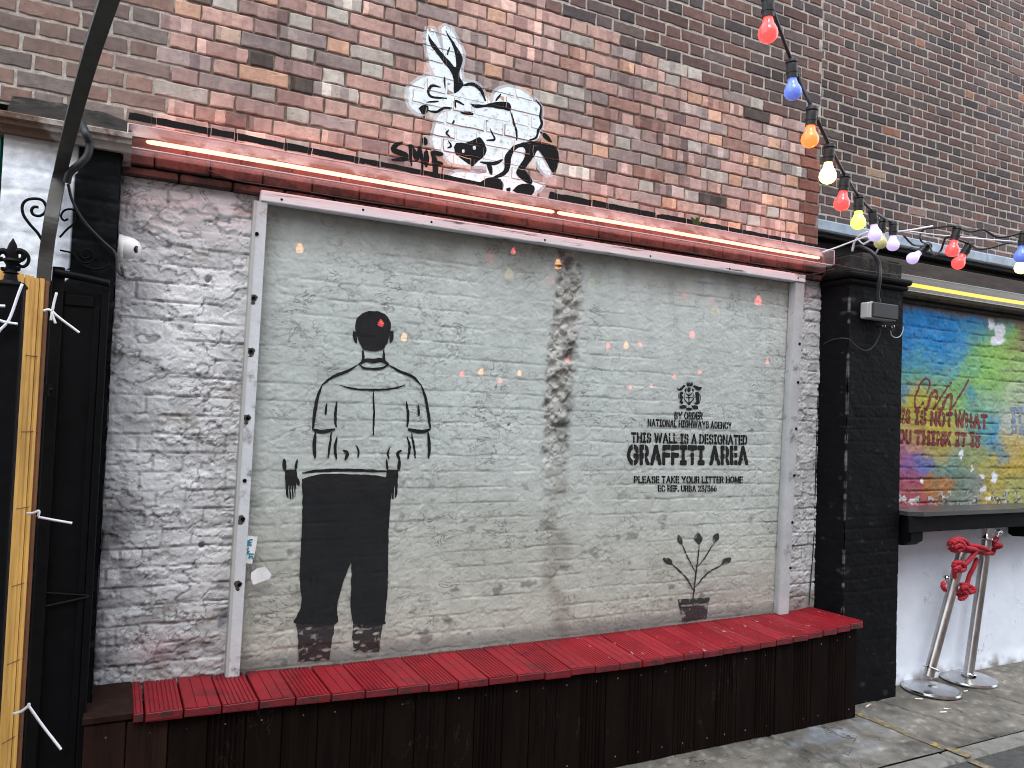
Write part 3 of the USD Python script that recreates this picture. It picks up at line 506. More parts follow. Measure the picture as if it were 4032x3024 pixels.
# a long-eared animal behind a woolly one, sprayed in white with black strokes
white = [poly_a(p) for p in (
    [(405, 140), (460, 145), (520, 300), (545, 330), (530, 150), (580, 115), (640, 190), (715, 350), (700, 480), (700, 590), (560, 640), (470, 540), (420, 420), (395, 250)],
    [(240, 650), (330, 590), (420, 545), (560, 560), (700, 590), (830, 620), (910, 720), (960, 790), (900, 850), (560, 850), (420, 850), (330, 870), (250, 800)],
    [(450, 1100), (470, 990), (520, 880), (640, 850), (800, 860), (960, 790), (1000, 690), (1110, 650), (1230, 680), (1340, 760), (1400, 830), (1400, 960), (1380, 1080), (1290, 1150), (1120, 1290), (1100, 1400), (1250, 1560), (1120, 1610), (850, 1560), (640, 1500), (640, 1390), (900, 1400), (900, 1340), (740, 1330), (600, 1300), (540, 1210), (480, 1200)],
    [(1060, 1300), (1180, 1170), (1260, 1170), (1240, 1300), (1190, 1400), (1330, 1470), (1420, 1500), (1490, 1420), (1420, 1390), (1330, 1240), (1370, 1200), (1440, 1330), (1480, 1400), (1400, 1520), (1330, 1560), (1250, 1580), (1000, 1560), (980, 1450)])]
wp = rough_poly(unary_union(white), .006, 30., 5)
gra = meta(UsdGeom.Xform.Define(stage, path_for('painted_animals', up)), 'white sprayed long eared animal and woolly sheep with black outlines')
obj('spray_haze', paint_bricks(rough_poly(wp.buffer(.016), .008, 50., 6).difference(wp.buffer(-.004)).buffer(0), RECS, .0004), 'spray_haze', gra)
obj('spray_ground', paint_bricks(wp.buffer(0), RECS, .0008), 'spray_white', gra)
blacks = [poly_a(p) for p in (
    [(412, 185), (440, 230), (520, 330), (600, 420), (655, 470), (640, 330), (565, 160), (600, 200), (690, 340), (715, 400), (690, 500), (690, 560), (720, 630), (640, 700), (635, 590), (600, 500), (520, 400), (440, 290), (415, 230)],
    [(330, 830), (370, 800), (415, 815), (405, 865), (360, 880)],
    [(770, 790), (900, 800), (980, 780), (1110, 780), (1130, 850), (1060, 840), (920, 820), (830, 830)],
    [(635, 1170), (660, 1135), (740, 1130), (810, 1105), (860, 1085), (900, 1130), (922, 1200), (890, 1260), (850, 1290), (800, 1335), (750, 1310), (680, 1260), (645, 1215)],
    [(1150, 1160), (1280, 1120), (1420, 1130), (1530, 1180), (1550, 1310), (1500, 1390), (1440, 1290), (1370, 1200), (1330, 1260), (1270, 1340), (1260, 1370), (1320, 1460), (1300, 1490), (1210, 1440), (1180, 1380), (1250, 1260), (1250, 1180), (1190, 1180), (1140, 1250), (1120, 1370), (1050, 1430), (980, 1430), (1070, 1370), (1080, 1250)],
    [(835, 1510), (900, 1450), (1000, 1430), (1065, 1480), (1060, 1540), (1000, 1570), (950, 1530)],
    [(1150, 1550), (1200, 1500), (1300, 1490), (1340, 1530), (1310, 1590), (1220, 1590)],
    [(915, 1310), (960, 1310), (975, 1400), (950, 1400)], [(1380, 1030), (1450, 1060), (1490, 1130), (1430, 1100)], [(1090, 1530), (1130, 1525), (1120, 1570), (1100, 1560)])]
SW = lambda pts, w: stroke(A(pts), w*1.35)
blacks += [SW(p, w) for p, w in (([(720, 630), (800, 622), (870, 670), (910, 760)], .016), ([(520, 650), (450, 635), (415, 680), (440, 730), (570, 745)], .011), ([(400, 780), (500, 770)], .007), ([(410, 850), (480, 865), (550, 830), (620, 830)], .01), ([(650, 830), (650, 770), (720, 800)], .01),
    ([(1350, 760), (1395, 820), (1390, 900), (1400, 970), (1370, 1030), (1350, 1090), (1290, 1110)], .012), ([(1000, 770), (1020, 740), (1045, 710)], .009), ([(1130, 850), (1160, 960), (1180, 1040), (1185, 1110)], .01), ([(590, 1020), (570, 1050), (600, 1080)], .008), ([(950, 1010), (990, 1100), (925, 1110)], .009), ([(640, 940), (625, 965)], .008), ([(580, 1180), (610, 1160), (590, 1120)], .008),
    ([(870, 1300), (940, 1310), (1000, 1310), (1060, 1280)], .014), ([(600, 300), (580, 360)], .006), ([(555, 560), (560, 650)], .008), ([(700, 870), (800, 880)], .012))]
# the writing beside it
ltr = [SW(p, w*1.05) for p, w in (([(185, 1130), (135, 1150), (110, 1190), (150, 1215), (215, 1240), (200, 1275), (100, 1280)], .021), ([(265, 1330), (262, 1240), (258, 1160), (290, 1210), (310, 1270), (335, 1210), (340, 1180), (355, 1270), (365, 1370)], .018), ([(395, 1200), (395, 1270), (395, 1330)], .022), ([(378, 1100), (384, 1135)], .022), ([(440, 1215), (470, 1290), (475, 1380), (470, 1460)], .022), ([(440, 1215), (530, 1230)], .018), ([(450, 1300), (530, 1315)], .017))]
eyes = unary_union([poly_a(p) for p in ([(705, 1195), (725, 1190), (728, 1215), (708, 1218)], [(800, 1165), (822, 1160), (826, 1188), (804, 1190)])])
obj('painted_strokes', paint_bricks(rough_poly(unary_union(blacks), .0025, 60., 8).difference(eyes), RECS, .0016), 'spray_black', gra)
obj('lettering', paint_bricks(rough_poly(unary_union(ltr), .003, 60., 8), RECS, .0022), 'spray_black', up, label='black sprayed signature beside the white animals')

# the stencilled notice: crest and six lines
not_ = meta(UsdGeom.Xform.Define(stage, path_for('stencilled_notice', ww)), 'black stencilled notice with a crest and six lines of capitals')
LINES = [('BY ORDER', (2652.8, 1623), (2762.6, 1624), (2652.8, 1650), .09), ('NATIONAL HIGHWAYS AGENCY', (2547.8, 1650.5), (2876.5, 1663.5), (2547.8, 1677), .09),
         ('THIS WALL IS A DESIGNATED', (2482.7, 1704), (2938, 1715.5), (2482.7, 1741), .09), ('GRAFFITI AREA', (2469, 1755), (2941, 1761), (2469, 1825), .075),
         ('PLEASE TAKE YOUR LITTER HOME', (2493.5, 1875), (2921, 1877), (2493.5, 1900.5), .09), ('EC REF. URBA 23/366', (2587.5, 1911), (2819, 1912), (2587.5, 1934), .09)]
for tx, tl, tr, bl, st in LINES:
    p = text_poly(tx, W(*tl), W(*tr), W(*bl), st, .06 if 'GRAFF' in tx else .05, .15, .42)
    obj('lettering', drape(rough_poly(p, .0016, 90., 4, .006), WH, WO, WU, WN, .0026, .012), 'stencil_black', not_)
def Bq(pts): return [W(2400+x/3.6867, 1430+y/3.6867) for x, y in pts]
crest = [Polygon(Bq(p)).buffer(0) for p in ([(1090, 265), (1108, 300), (1125, 262), (1140, 300), (1150, 258), (1165, 300), (1185, 264), (1195, 300), (1205, 275), (1190, 335), (1110, 335)],
    [(960, 345), (1000, 375), (1040, 340), (1065, 310), (1095, 330), (1060, 365), (1045, 395), (985, 400)], [(1325, 345), (1290, 345), (1250, 330), (1215, 320), (1195, 335), (1240, 380), (1280, 395), (1315, 385)],
    [(1120, 350), (1165, 350), (1170, 400), (1140, 425), (1115, 400)], [(1075, 375), (1110, 360), (1105, 405), (1085, 425)], [(1180, 365), (1210, 375), (1215, 415), (1190, 410)],
    [(1005, 425), (1040, 410), (1065, 430), (1045, 465), (1060, 500), (1040, 540), (1060, 575), (1030, 600), (1000, 570), (1015, 530), (1005, 480)], [(1230, 425), (1275, 415), (1300, 450), (1290, 520), (1300, 580), (1260, 605), (1215, 590), (1250, 550), (1235, 500)],
    [(1000, 620), (1060, 605), (1100, 615), (1105, 650), (1040, 665), (1000, 655)], [(1170, 615), (1230, 610), (1272, 625), (1270, 670), (1200, 665)], [(1085, 660), (1140, 640), (1190, 660), (1170, 685), (1120, 690)],
    [(1095, 560), (1140, 580), (1185, 560), (1150, 605), (1125, 605)])]
crest += [stroke(Bq(p), w) for p, w in (([(1080, 440), (1075, 520), (1130, 580), (1205, 520), (1205, 440)], .008), ([(1140, 430), (1140, 580)], .009), ([(1085, 500), (1195, 500)], .006), ([(1095, 430), (1140, 470), (1190, 430)], .008), ([(990, 450), (1000, 520)], .006), ([(1310, 460), (1305, 540)], .006))]
obj('crest', drape(rough_poly(unary_union(crest), .0012, 90., 4, .006), WH, WO, WU, WN, .0026, .012), 'stencil_black', not_)

# a plain stencilled figure of a standing person, seen from behind
def Cq(pts): return [W(1000+x/1.8433, 1750+y/1.8433) for x, y in pts]
def Dq(pts): return [W(1000+x/2.458, 1150+y/2.458) for x, y in pts]
fig = meta(UsdGeom.Xform.Define(stage, path_for('stencilled_figure', ww)), 'black stencilled standing figure in dark trousers on the white wall')
trs = Polygon(spline(Cq([(345, 250), (480, 215), (700, 215), (985, 250), (985, 420), (972, 700), (968, 1000), (948, 1250), (935, 1300), (715, 1300), (705, 900), (690, 880), (640, 1010), (600, 1180), (585, 1300), (305, 1300), (308, 1240), (340, 1150), (330, 950), (340, 700), (348, 420), (345, 250)]), 4)).buffer(0)
hem = Polygon(Cq([(306, 1302), (582, 1302), (560, 1430), (545, 1560), (320, 1570), (318, 1400)])).union(Polygon(Cq([(716, 1302), (933, 1302), (915, 1400), (905, 1500), (720, 1500), (708, 1400)])))
obj('trousers', drape(rough_poly(trs, .004, 40., 6), WH, WO, WU, WN, .0035, .014), 'stencil_black', fig)
hole = unary_union([shapely.affinity.scale(Point(*Cq([(x, y)])[0]).buffer(.006+.010*RNG.random(), quad_segs=3), 1.4, .6) for x, y in [(760, 1360), (740, 1430), (790, 1450), (720, 1480), (760, 1500), (840, 1490), (820, 1330), (360, 1520), (420, 1545), (470, 1530), (520, 1480), (340, 1480), (740, 1330), (500, 1560), (400, 1330), (880, 1370)]])
obj('trouser_hem', drape(rough_poly(hem.difference(rough_poly(hole, .008, 60., 2)), .007, 40., 6), WH, WO, WU, WN, .0035, .014), 'stencil_worn', fig)
head = Polygon(spline(Dq([(985, 400), (975, 320), (1010, 235), (1090, 190), (1180, 185), (1265, 215), (1315, 290), (1318, 380), (1300, 450), (1270, 520), (1240, 560), (1150, 575), (1060, 560), (1030, 520), (1000, 450), (985, 400)]), 4)).buffer(0)
head = head.union(Polygon(spline(Dq([(985, 390), (960, 380), (952, 420), (970, 480), (995, 490), (985, 390)]), 4)).buffer(0)).union(Polygon(spline(Dq([(1318, 380), (1345, 375), (1350, 420), (1330, 480), (1305, 488), (1318, 380)]), 4)).buffer(0))
st = [stroke(Dq(p), w) for p, w in (([(1050, 560), (1052, 640), (1035, 690)], .014), ([(1252, 560), (1250, 640), (1268, 690)], .014), ([(1010, 700), (1080, 660), (1150, 668), (1225, 660), (1295, 700)], .022), ([(1010, 700), (1060, 735), (1150, 745), (1240, 735), (1295, 700)], .012),
    ([(1000, 705), (900, 765), (760, 820), (655, 900)], .014), ([(1300, 705), (1400, 765), (1530, 820), (1610, 900)], .014), ([(655, 900), (610, 1030), (580, 1200), (566, 1330)], .016), ([(1610, 900), (1655, 1030), (1685, 1200), (1700, 1330)], .016),
    ([(800, 1060), (785, 1180), (790, 1300)], .014), ([(1470, 1060), (1485, 1180), (1480, 1300)], .014), ([(566, 1330), (650, 1350), (770, 1330)], .02), ([(1700, 1330), (1610, 1350), (1495, 1330)], .02),
    ([(830, 900), (960, 935), (1150, 945), (1340, 935), (1450, 900)], .010), ([(1150, 945), (1156, 1150), (1150, 1380)], .010), ([(800, 1400), (780, 1500), (795, 1610)], .014), ([(1480, 1400), (1500, 1500), (1485, 1610)], .014), ([(860, 1530), (900, 1560), (880, 1620)], .016), ([(1420, 1530), (1385, 1560), (1400, 1620)], .016), ([(700, 1080), (690, 1180)], .012), ([(1585, 1090), (1590, 1190)], .012), ([(980, 1480), (1010, 1540), (1000, 1600)], .01), ([(1310, 1500), (1290, 1560), (1300, 1610)], .01),
    ([(590, 1360), (580, 1480), (585, 1600)], .018), ([(745, 1360), (730, 1480), (715, 1600)], .012), ([(1680, 1360), (1692, 1480), (1685, 1600)], .018), ([(1520, 1360), (1540, 1480), (1555, 1600)], .012))]
cq = [stroke(Cq(p), w) for p, w in (([(350, 205), (480, 190), (700, 185), (960, 195)], .016), ([(215, 110), (222, 180)], .018), ([(310, 110), (300, 180)], .012), ([(1052, 110), (1045, 180)], .018), ([(960, 110), (966, 180)], .012))]
hands = [Polygon(spline(Cq(p), 4)).buffer(0) for p in ([(222, 185), (300, 184), (312, 230), (330, 270), (322, 300), (304, 280), (300, 330), (290, 385), (262, 395), (236, 375), (226, 300), (222, 185)], [(1044, 185), (966, 184), (954, 230), (936, 270), (944, 300), (962, 280), (966, 330), (976, 385), (1004, 395), (1030, 375), (1040, 300), (1044, 185)])]
hands = [h_.difference(unary_union([LineString(Cq(q)).buffer(.0022) for q in ([(250, 300), (252, 400)], [(268, 300), (272, 400)], [(286, 300), (288, 400)], [(1016, 300), (1014, 400)], [(998, 300), (994, 400)], [(980, 300), (978, 400)])])) for h_ in hands]
obj('head', drape(rough_poly(head, .004, 40., 6), WH, WO, WU, WN, .0035, .014), 'stencil_black', fig)
obj('shirt_outline', drape(rough_poly(unary_union(st+cq), .003, 50., 6), WH, WO, WU, WN, .0035, .014), 'stencil_black', fig)
obj('hands', drape(rough_poly(unary_union(hands), .003, 50., 6), WH, WO, WU, WN, .0035, .014), 'stencil_black', fig)
# a small worn stencil of a leafy pot plant low on the right
def Eq(pts): return [W(2300+x/2.765, 1950+y/2.765) for x, y in pts]
pl = [stroke(Eq(p), w) for p, w in (([(1180, 1290), (1180, 1100), (1200, 900), (1230, 700), (1240, 520)], .012), ([(1190, 1050), (1090, 880), (960, 760)], .011), ([(1195, 1000), (1330, 850), (1480, 760)], .011), ([(1210, 840), (1120, 680), (1060, 540)], .009), ([(1215, 800), (1330, 640), (1400, 520)], .009))]
pl += [Polygon(spline(Eq(p), 4)).buffer(0) for p in ([(1240, 540), (1190, 470), (1230, 400), (1280, 470), (1240, 540)], [(960, 760), (880, 740), (850, 680), (930, 690), (960, 760)], [(1480, 760), (1560, 740), (1590, 680), (1510, 690), (1480, 760)], [(1060, 540), (1010, 500), (1010, 430), (1060, 470), (1060, 540)], [(1400, 520), (1390, 450), (1450, 410), (1450, 480), (1400, 520)])]
pot = Polygon(Eq([(1010, 1130), (1360, 1110), (1320, 1340), (1060, 1370)]))
obj('stencilled_plant', drape(rough_poly(unary_union(pl+[pot.difference(Polygon(Eq([(1050, 1190), (1330, 1175), (1325, 1195), (1052, 1210)])))]), .004, 50., 6), WH, WO, WU, WN, .0035, .014), 'stencil_worn', ww, label='small worn stencil of a potted plant low on the wall')

# ================================================================== timber frame and clear sheet over the painting
fr = thing('panel_frame', 'white painted timber frame with a clear sheet over the stencilled wall', 'frame')
def bar(p, q, wx, y0, y1, m, name, parent, c=.004):   # leaning bar between two wall points p (low) and q (high), width wx in x
    pts = []
    for (x, z) in (p, q):
        for dx in (0, wx):
            for y in (y0, y1): pts.append((x+dx, y, z))
    return obj(name, trimesh.convex.convex_hull(np.array(pts)), m, parent)
obj('top_rail', cbox((.528, -.075, 2.702), (3.95, -.016, 2.752), .004), 'frame_wood_top', fr)
bar((.492, .55), (.514, 2.70), .046, -.066, -.012, 'frame_wood', 'left_rail', fr)
bar((.479, .55), (.501, 2.70), .0125, -.07, -.005, 'pvc_grey', 'edge_strip', fr)
bar((3.80, .55), (3.872, 2.70), .076, -.066, -.012, 'frame_shaded', 'right_rail', fr)
obj('sheet', cbox((.552, -.05, .56), (3.8, -.045, 2.70), .001), 'perspex', fr)
for x0_, x1_, zs in ((.52, .538, (2.55, 2.26, 2.02, 1.72, 1.44, 1.27, .98)), (3.925, 3.86, (2.3, 2.05, 1.75, 1.45, 1.15, .86))):
    for z in zs:
        xq = x0_+(0.0 if x0_ < 1 else -.05*(2.7-z)/2.1); s = lathe([(0, 0), (.009, .001), (.0085, .005), (.004, .007), (.004, .004), (0, .004)], 10)
        sc = obj('screw', along(s, (xq, -.066, z), (0, -1, 0)), 'black_steel', fr)
for x in (.62, 1.0, 1.35, 2.0, 2.7, 3.3, 3.88):
    obj('screw', along(lathe([(0, 0), (.006, .001), (.005, .003), (0, .002)], 8), (x, -.075, 2.727+.01*math.sin(9*x)), (0, -1, 0)), 'black_steel', fr)
flat_rail = lambda u, v: np.full_like(u, .067)
for zq in (2.26, 2.02, 1.27, .98, 1.72):
    c_ = Point(.522-.012*(2.7-zq)/2.15, zq).buffer(.017, quad_segs=4).union(Point(.52-.012*(2.7-zq)/2.15, zq-.02).buffer(.009)).intersection(sbox(.494, 0, .565, 3)); obj('rust_stain', drape(rough_poly(c_, .009, 60., 3, .004).intersection(sbox(.496, 0, .55, 3)), flat_rail, WO, WU, WN, .0, .1), 'rust', fr)
# torn paper stickers on the sheet
def sticker(name, pts, label, ink=None):
    p = [aty(900+x/2.37, 2000+y/2.37, -.052) for x, y in pts]; poly = rough_poly(Polygon([(a[0], a[2]) for a in p]), .0015, 60., 3)
    t = thing(name, label, 'sticker', 'paper stuck to the clear sheet'); obj('paper', drape(poly, lambda u, v: .052+.004*np.maximum(fb(u, v, 20., 2, 3)-.45, 0), WO, WU, WN, .0, .02), 'paper', t)
    if ink: obj('handwriting', drape(unary_union([stroke([(lambda a: (a[0], a[2]))(aty(900+x/2.37, 2000+y/2.37, -.052)) for x, y in s], .006, False) for s in ink]), lambda u, v: .0555+.0*u, WO, WU, WN, .0, .03), 'ink', t)
sticker('paper_label', [(160, 255), (272, 268), (250, 400), (218, 522), (95, 508)], 'torn white label with blue handwriting stuck to the left frame rail', [[(140, 345), (165, 335), (180, 305), (175, 350)], [(190, 345), (195, 300), (220, 295)], [(190, 325), (210, 320)], [(190, 345), (212, 345)], [(185, 375), (165, 395), (190, 405), (165, 420)], [(165, 425), (230, 430)], [(200, 430), (190, 465), (215, 450), (225, 470)]])
sticker('paper_scrap', [(210, 605), (265, 565), (340, 548), (400, 620), (385, 660), (230, 718), (208, 660)], 'small torn white paper scrap stuck low on the clear sheet')

# ================================================================== neon tube boxes
def neon(label, x0, x1, z0, z1, y0, y1, tubes, glow, clear, edge):
    t = thing('neon_light', label, 'neon light', 'neon tubes in clear boxes'); e = .004
    w = [cbox((x0, y0, z0), (x1, y0+e, z1), .0005), cbox((x0, y0+e, z1-e), (x1, y1, z1), .0005), cbox((x0, y0+e, z0), (x1, y1, z0+e), .0005)]
    for nm, m in zip(('front_panel', 'top_panel', 'bottom_panel'), w): obj(nm, m, clear, t)
    for xa in (x0-e, x1): obj('end_cap', cbox((xa, y0, z0), (xa+e, y1, z1), .0005), clear, t)
    for (y, z) in ((y0-.002, z0-.001), (y0-.002, z1-.003)): obj('edge_strip', cbox((x0, y, z), (x1, y+.004, z+.004), .001), edge, t)
    for xa in (x0-.004, x1): obj('edge_strip', cbox((xa, y0-.002, z0), (xa+.004, y0+.002, z1), .001), edge, t)
    for xa, xb, z, y in tubes:
        tb = np.array([[xa, y, z], [xa+.006, y, z]]+[[a, y, z+.002*math.sin(a*3)] for a in np.linspace(xa+.02, xb-.02, 40)]+[[xb-.006, y, z], [xb, y, z]]); r0 = .0135 if glow == 'neon_yellow' else .0095; r = np.full(len(tb), r0); r[[0, -1]] = .3*r0; r[[1, -2]] = .7*r0
        u = obj('tube', tube(tb, r, 12), glow, t, smooth=True)
        for xs in np.arange(xa+.25, xb, .62): obj('tube_support', cbox((xs-.004, y+.008, z-.012), (xs+.004, y1, z+.004), .001), clear, t)
    return t
neon('red neon tube in a long clear box over the framed wall', -.018, 4.10, 2.818, 2.916, -.165, -.068, [(.05, 2.03, 2.868, -.112), (2.05, 4.03, 2.868, -.112)], 'neon_red', 'acrylic', 'acrylic_edge')
neon('yellow neon tube in a clear box above the colourful mural', 4.72, 7.6, 2.722, 2.83, -.2, -.12, [(4.70, 7.55, 2.775, -.16)], 'neon_yellow', 'acrylic_dull', 'pvc_grey')
# thin wire sagging under the red box
wire = thing('thin_cable', 'thin dark cable clipped along the red brick ledge', 'cable')
wp_ = [(.3, -.07, 2.80), (.42, -.075, 2.775), (.7, -.072, 2.776)]+[(x, -.067, 2.777+.003*math.sin(x*5)) for x in np.arange(1, 3.9, .3)]+[(3.7, -.07, 2.775), (3.85, -.07, 2.755), (4.0, -.08, 2.76), (4.12, -.15, 2.80)]
obj('wire', tube(spline(wp_, 5), .0035, 5), 'rubber', wire)
# weeds on the ledge
def weed(x, y, z, n, hgt, label, seed):
    rg = np.random.default_rng(seed); t = thing('weed', label, 'weed')
    for k in range(n):
        a = rg.uniform(0, 2*math.pi); d = np.array([math.cos(a), -.3*abs(math.sin(a)), 0])*rg.uniform(.3, .9); l = hgt*rg.uniform(.7, 1.1); s = np.linspace(0, 1, 7)
        p = np.array([x+rg.normal(0, .008), y, z])+s[:, None]*d*l+np.stack([0*s, 0*s, l*(s-.35*s*s)], 1); wd = .011*np.sin(math.pi*np.clip(s*.9+.12, 0, 1)); sd = np.cross(d/np.linalg.norm(d), [0, 0, 1.])
        v = np.vstack([p-sd*wd[:, None], p+sd*wd[:, None]+[0, 0, .003]]); e = np.arange(6); obj('leaf', (v, np.stack([e, e+1, e+8, e+7], 1)), 'leaf', t, smooth=True)
wd_ = aty(2745, 905, -.03); weed(wd_[0], -.035, 2.93, 16, .11, 'small green weed growing on the brick ledge above the red tube', 3)

# ================================================================== right pier, roof edge, mural wall
def pier_id(u, v): i, du, dv = bond(u, v, .08, .225, .112, .03, .006, 4); return np.where((du > .004) & (dv > .004), i, -1)
def pier_h(u, v):
    i, du, dv = bond(u, v, .08, .225, .112, .03, .008, 4); j = .01*(fb(u, v, 24., 3, 14)-.5); return .0026*ss(0, .011, dv+j)*(.5+.5*ss(0, .01, du+j))*ss(.35, .6, fb(u, v, 3., 3, 16))+.010*(fb(u, v, 7., 4, 12)-.5)+.004*(fb(u, v*1.6, 30., 3, 15)-.5)
def pier_c(u, v, h, P):
    n = fb(u, v, 22., 4, 91); b = np.full(u.shape+(3,), 1.)*np.array([.0034, .0036, .0045]); s = ss(.68, .73, fb(u, v*1.7, 16., 4, 92)); b = b*(1-s[..., None]*.5)+.5*s[..., None]*np.array([.04, .04, .045]); return b*(.6+.8*n)[..., None]
def pier_c_edge(u, v, h, P):
    b = pier_c(u, v, h, P); e = ss(.014, .004, u+.012*(fb(u, v, 30., 3, 94)-.5))*ss(.5, .62, fb(u, v, 16., 4, 93)); return b*(1-e[..., None])+e[..., None]*np.array([.15, .145, .14])
pr = thing('black_pier', 'black painted brick pier between the framed wall and the mural', 'pier')
PX0, PX1, PY = 4.163, 4.68, -.24
relief(pr, (PX0, PY, 0), (1, 0, 0), (0, -1, 0), 0, PX1-PX0, -.01, 2.72, .0075, pier_h, pier_c_edge, 'black_relief', pier_id, 120)
relief(pr, (PX0, PY, 0), (0, 1, 0), (-1, 0, 0), 0, .25, -.01, 2.72, .0075, pier_h, pier_c_edge, 'black_relief', pier_id, 60)
obj('core', cbox((PX0+.03, PY+.03, 0), (PX1-.002, -.01, 2.9), .003), 'black_paint', pr)
obj('side_face', cbox((PX1-.03, PY+.012, 0), (PX1, -.01, 2.72), .006), 'black_paint', pr)
for za, zb, o in ((2.70, 2.735, .028), (2.737, 2.775, .045)):
    obj('moulding', cbox((PX0-o, PY-o, za), (PX1+o, -.01, zb), .012), 'black_paint', pr, smooth=20)
for k, (xa, xb) in enumerate(((PX0-.005, PX0+.225), (PX0+.23, PX0+.37), (PX0+.375, PX1-.01))):
    b = cbox((xa, PY-.008+.004*k, 2.777), (xb, -.01, 2.885+.012*math.sin(3*k)), .008); obj('cap_stone', b, 'stone_dark', pr)
rf = thing('flat_roof_edge', 'low flat roof edge with blue grey lead strip above the yellow neon', 'roof edge')
x = 4.19
for k, ln in enumerate((1.0, .92, .95, .9)):
    obj('lead_strip', cbox((x+.003, .07+.004*(k % 2), 3.115), (x+ln, .13, 3.195), .01), 'lead', rf); obj('lead_strip', cbox((x+.003, .135, 3.16), (x+ln, .52, 3.185), .004), 'lead', rf); x += ln
obj('soffit', cbox((4.18, .11, 3.085), (7.95, .52, 3.112)), 'gap_black', rf)
obj('gap_board', cbox((4.18, .2, 2.9), (7.95, .24, 3.083)), 'gap_black', rf)  # near-black board put in for the shadow below the lead edge
mw = thing('mural_wall', 'brick wall sprayed in blue green yellow and pink above a white base', 'wall')
obj('lintel_board', cbox((4.6, .02, 2.84), (7.95, .2, 3.0), .004), 'brown_board', mw)
for k, (za, zb, yo) in enumerate(((2.66, 2.69, -.1), (2.692, 2.72, -.125), (2.722, 2.84, -.105))):
    obj('moulding', cbox((4.69, yo, za), (7.95, .05, zb), .006), ('stone_dark', 'stone_dark', 'brown_board')[k], mw)
BLOBS = [(3580, 1290, 150, (.01, .18, .52)), (3760, 1290, 130, (.01, .2, .55)), (3880, 1260, 80, (.03, .2, .42)), (3690, 1340, 130, (.02, .22, .55)), (3570, 1370, 70, (.04, .2, .45)), (3730, 1370, 90, (.02, .22, .5)), (3600, 1440, 80, (.1, .33, .25)), (3850, 1390, 80, (.2, .45, .12)), (3950, 1370, 100, (.26, .48, .1)),
         (3680, 1480, 90, (.15, .33, .22)), (3560, 1480, 60, (.1, .27, .27)), (3860, 1480, 110, (.22, .44, .12)), (3990, 1480, 80, (.3, .45, .16)), (3580, 1560, 60, (.42, .36, .05)), (3640, 1600, 80, (.4, .38, .06)), (3780, 1570, 70, (.22, .42, .14)), (3830, 1560, 38, (.02, .2, .4)), (3900, 1600, 60, (.25, .42, .28)), (4010, 1560, 70, (.4, .5, .36)),
         (3560, 1535, 26, (.03, .22, .45)), (3700, 1680, 80, (.42, .38, .06)), (3570, 1690, 60, (.4, .34, .08)), (3600, 1730, 55, (.42, .2, .1)), (3860, 1660, 60, (.15, .35, .3)), (3920, 1690, 35, (.06, .26, .42)), (3980, 1660, 60, (.4, .44, .36)), (3560, 1770, 60, (.3, .1, .2)), (3580, 1830, 60, (.2, .12, .34)), (3640, 1850, 40, (.1, .16, .4)), (3690, 1780, 50, (.35, .3, .1)), (3740, 1820, 60, (.14, .25, .22)), (3830, 1780, 50, (.25, .3, .14)),
         (3560, 1900, 60, (.32, .08, .14)), (3600, 1940, 70, (.34, .09, .1)), (3680, 1920, 45, (.38, .17, .05)), (3760, 1900, 55, (.13, .2, .16)), (3820, 1930, 55, (.22, .25, .22)), (3900, 1860, 60, (.34, .32, .1)), (3980, 1820, 70, (.44, .32, .06)), (4010, 1760, 60, (.45, .34, .1)), (3910, 1930, 50, (.42, .32, .06)), (4000, 1930, 60, (.33, .34, .12)), (3780, 1740, 40, (.32, .32, .2)), (3930, 1760, 40, (.12, .25, .33)), (4060, 1680, 60, (.45, .42, .26)), (4040, 1340, 60, (.25, .17, .12)), (4100, 1500, 90, (.3, .4, .3)), (4150, 1850, 90, (.4, .3, .1)), (3700, 1215, 60, (.03, .17, .42)), (4050, 1250, 70, (.24, .16, .11))]
def mur_id(u, v): i, du, dv = bond(u, v, .0835, .228, .114, .02, .006, 6); return np.where((du > .004) & (dv > .004), i, -1)
def mur_h(u, v):
    i, du, dv = bond(u, v, .0835, .228, .114, .02, .01, 6); j = .012*(fb(u, v, 24., 3, 24)-.5); n, n2 = flake(u+3, v); return .0095*(1-(1-ss(0, .007, dv+j)*(.45+.55*ss(0, .007, du+j)))*(.2+.8*ss(.4, .55, fb(u, v, 4., 2, 3))))+.003*ss(.47, .49, n)+.002*ss(.52, .535, n2)+.008*(fb(u, v, 7., 3, 22)-.5)+.006*(fb(u, v*1.5, 28., 4, 25)-.5)
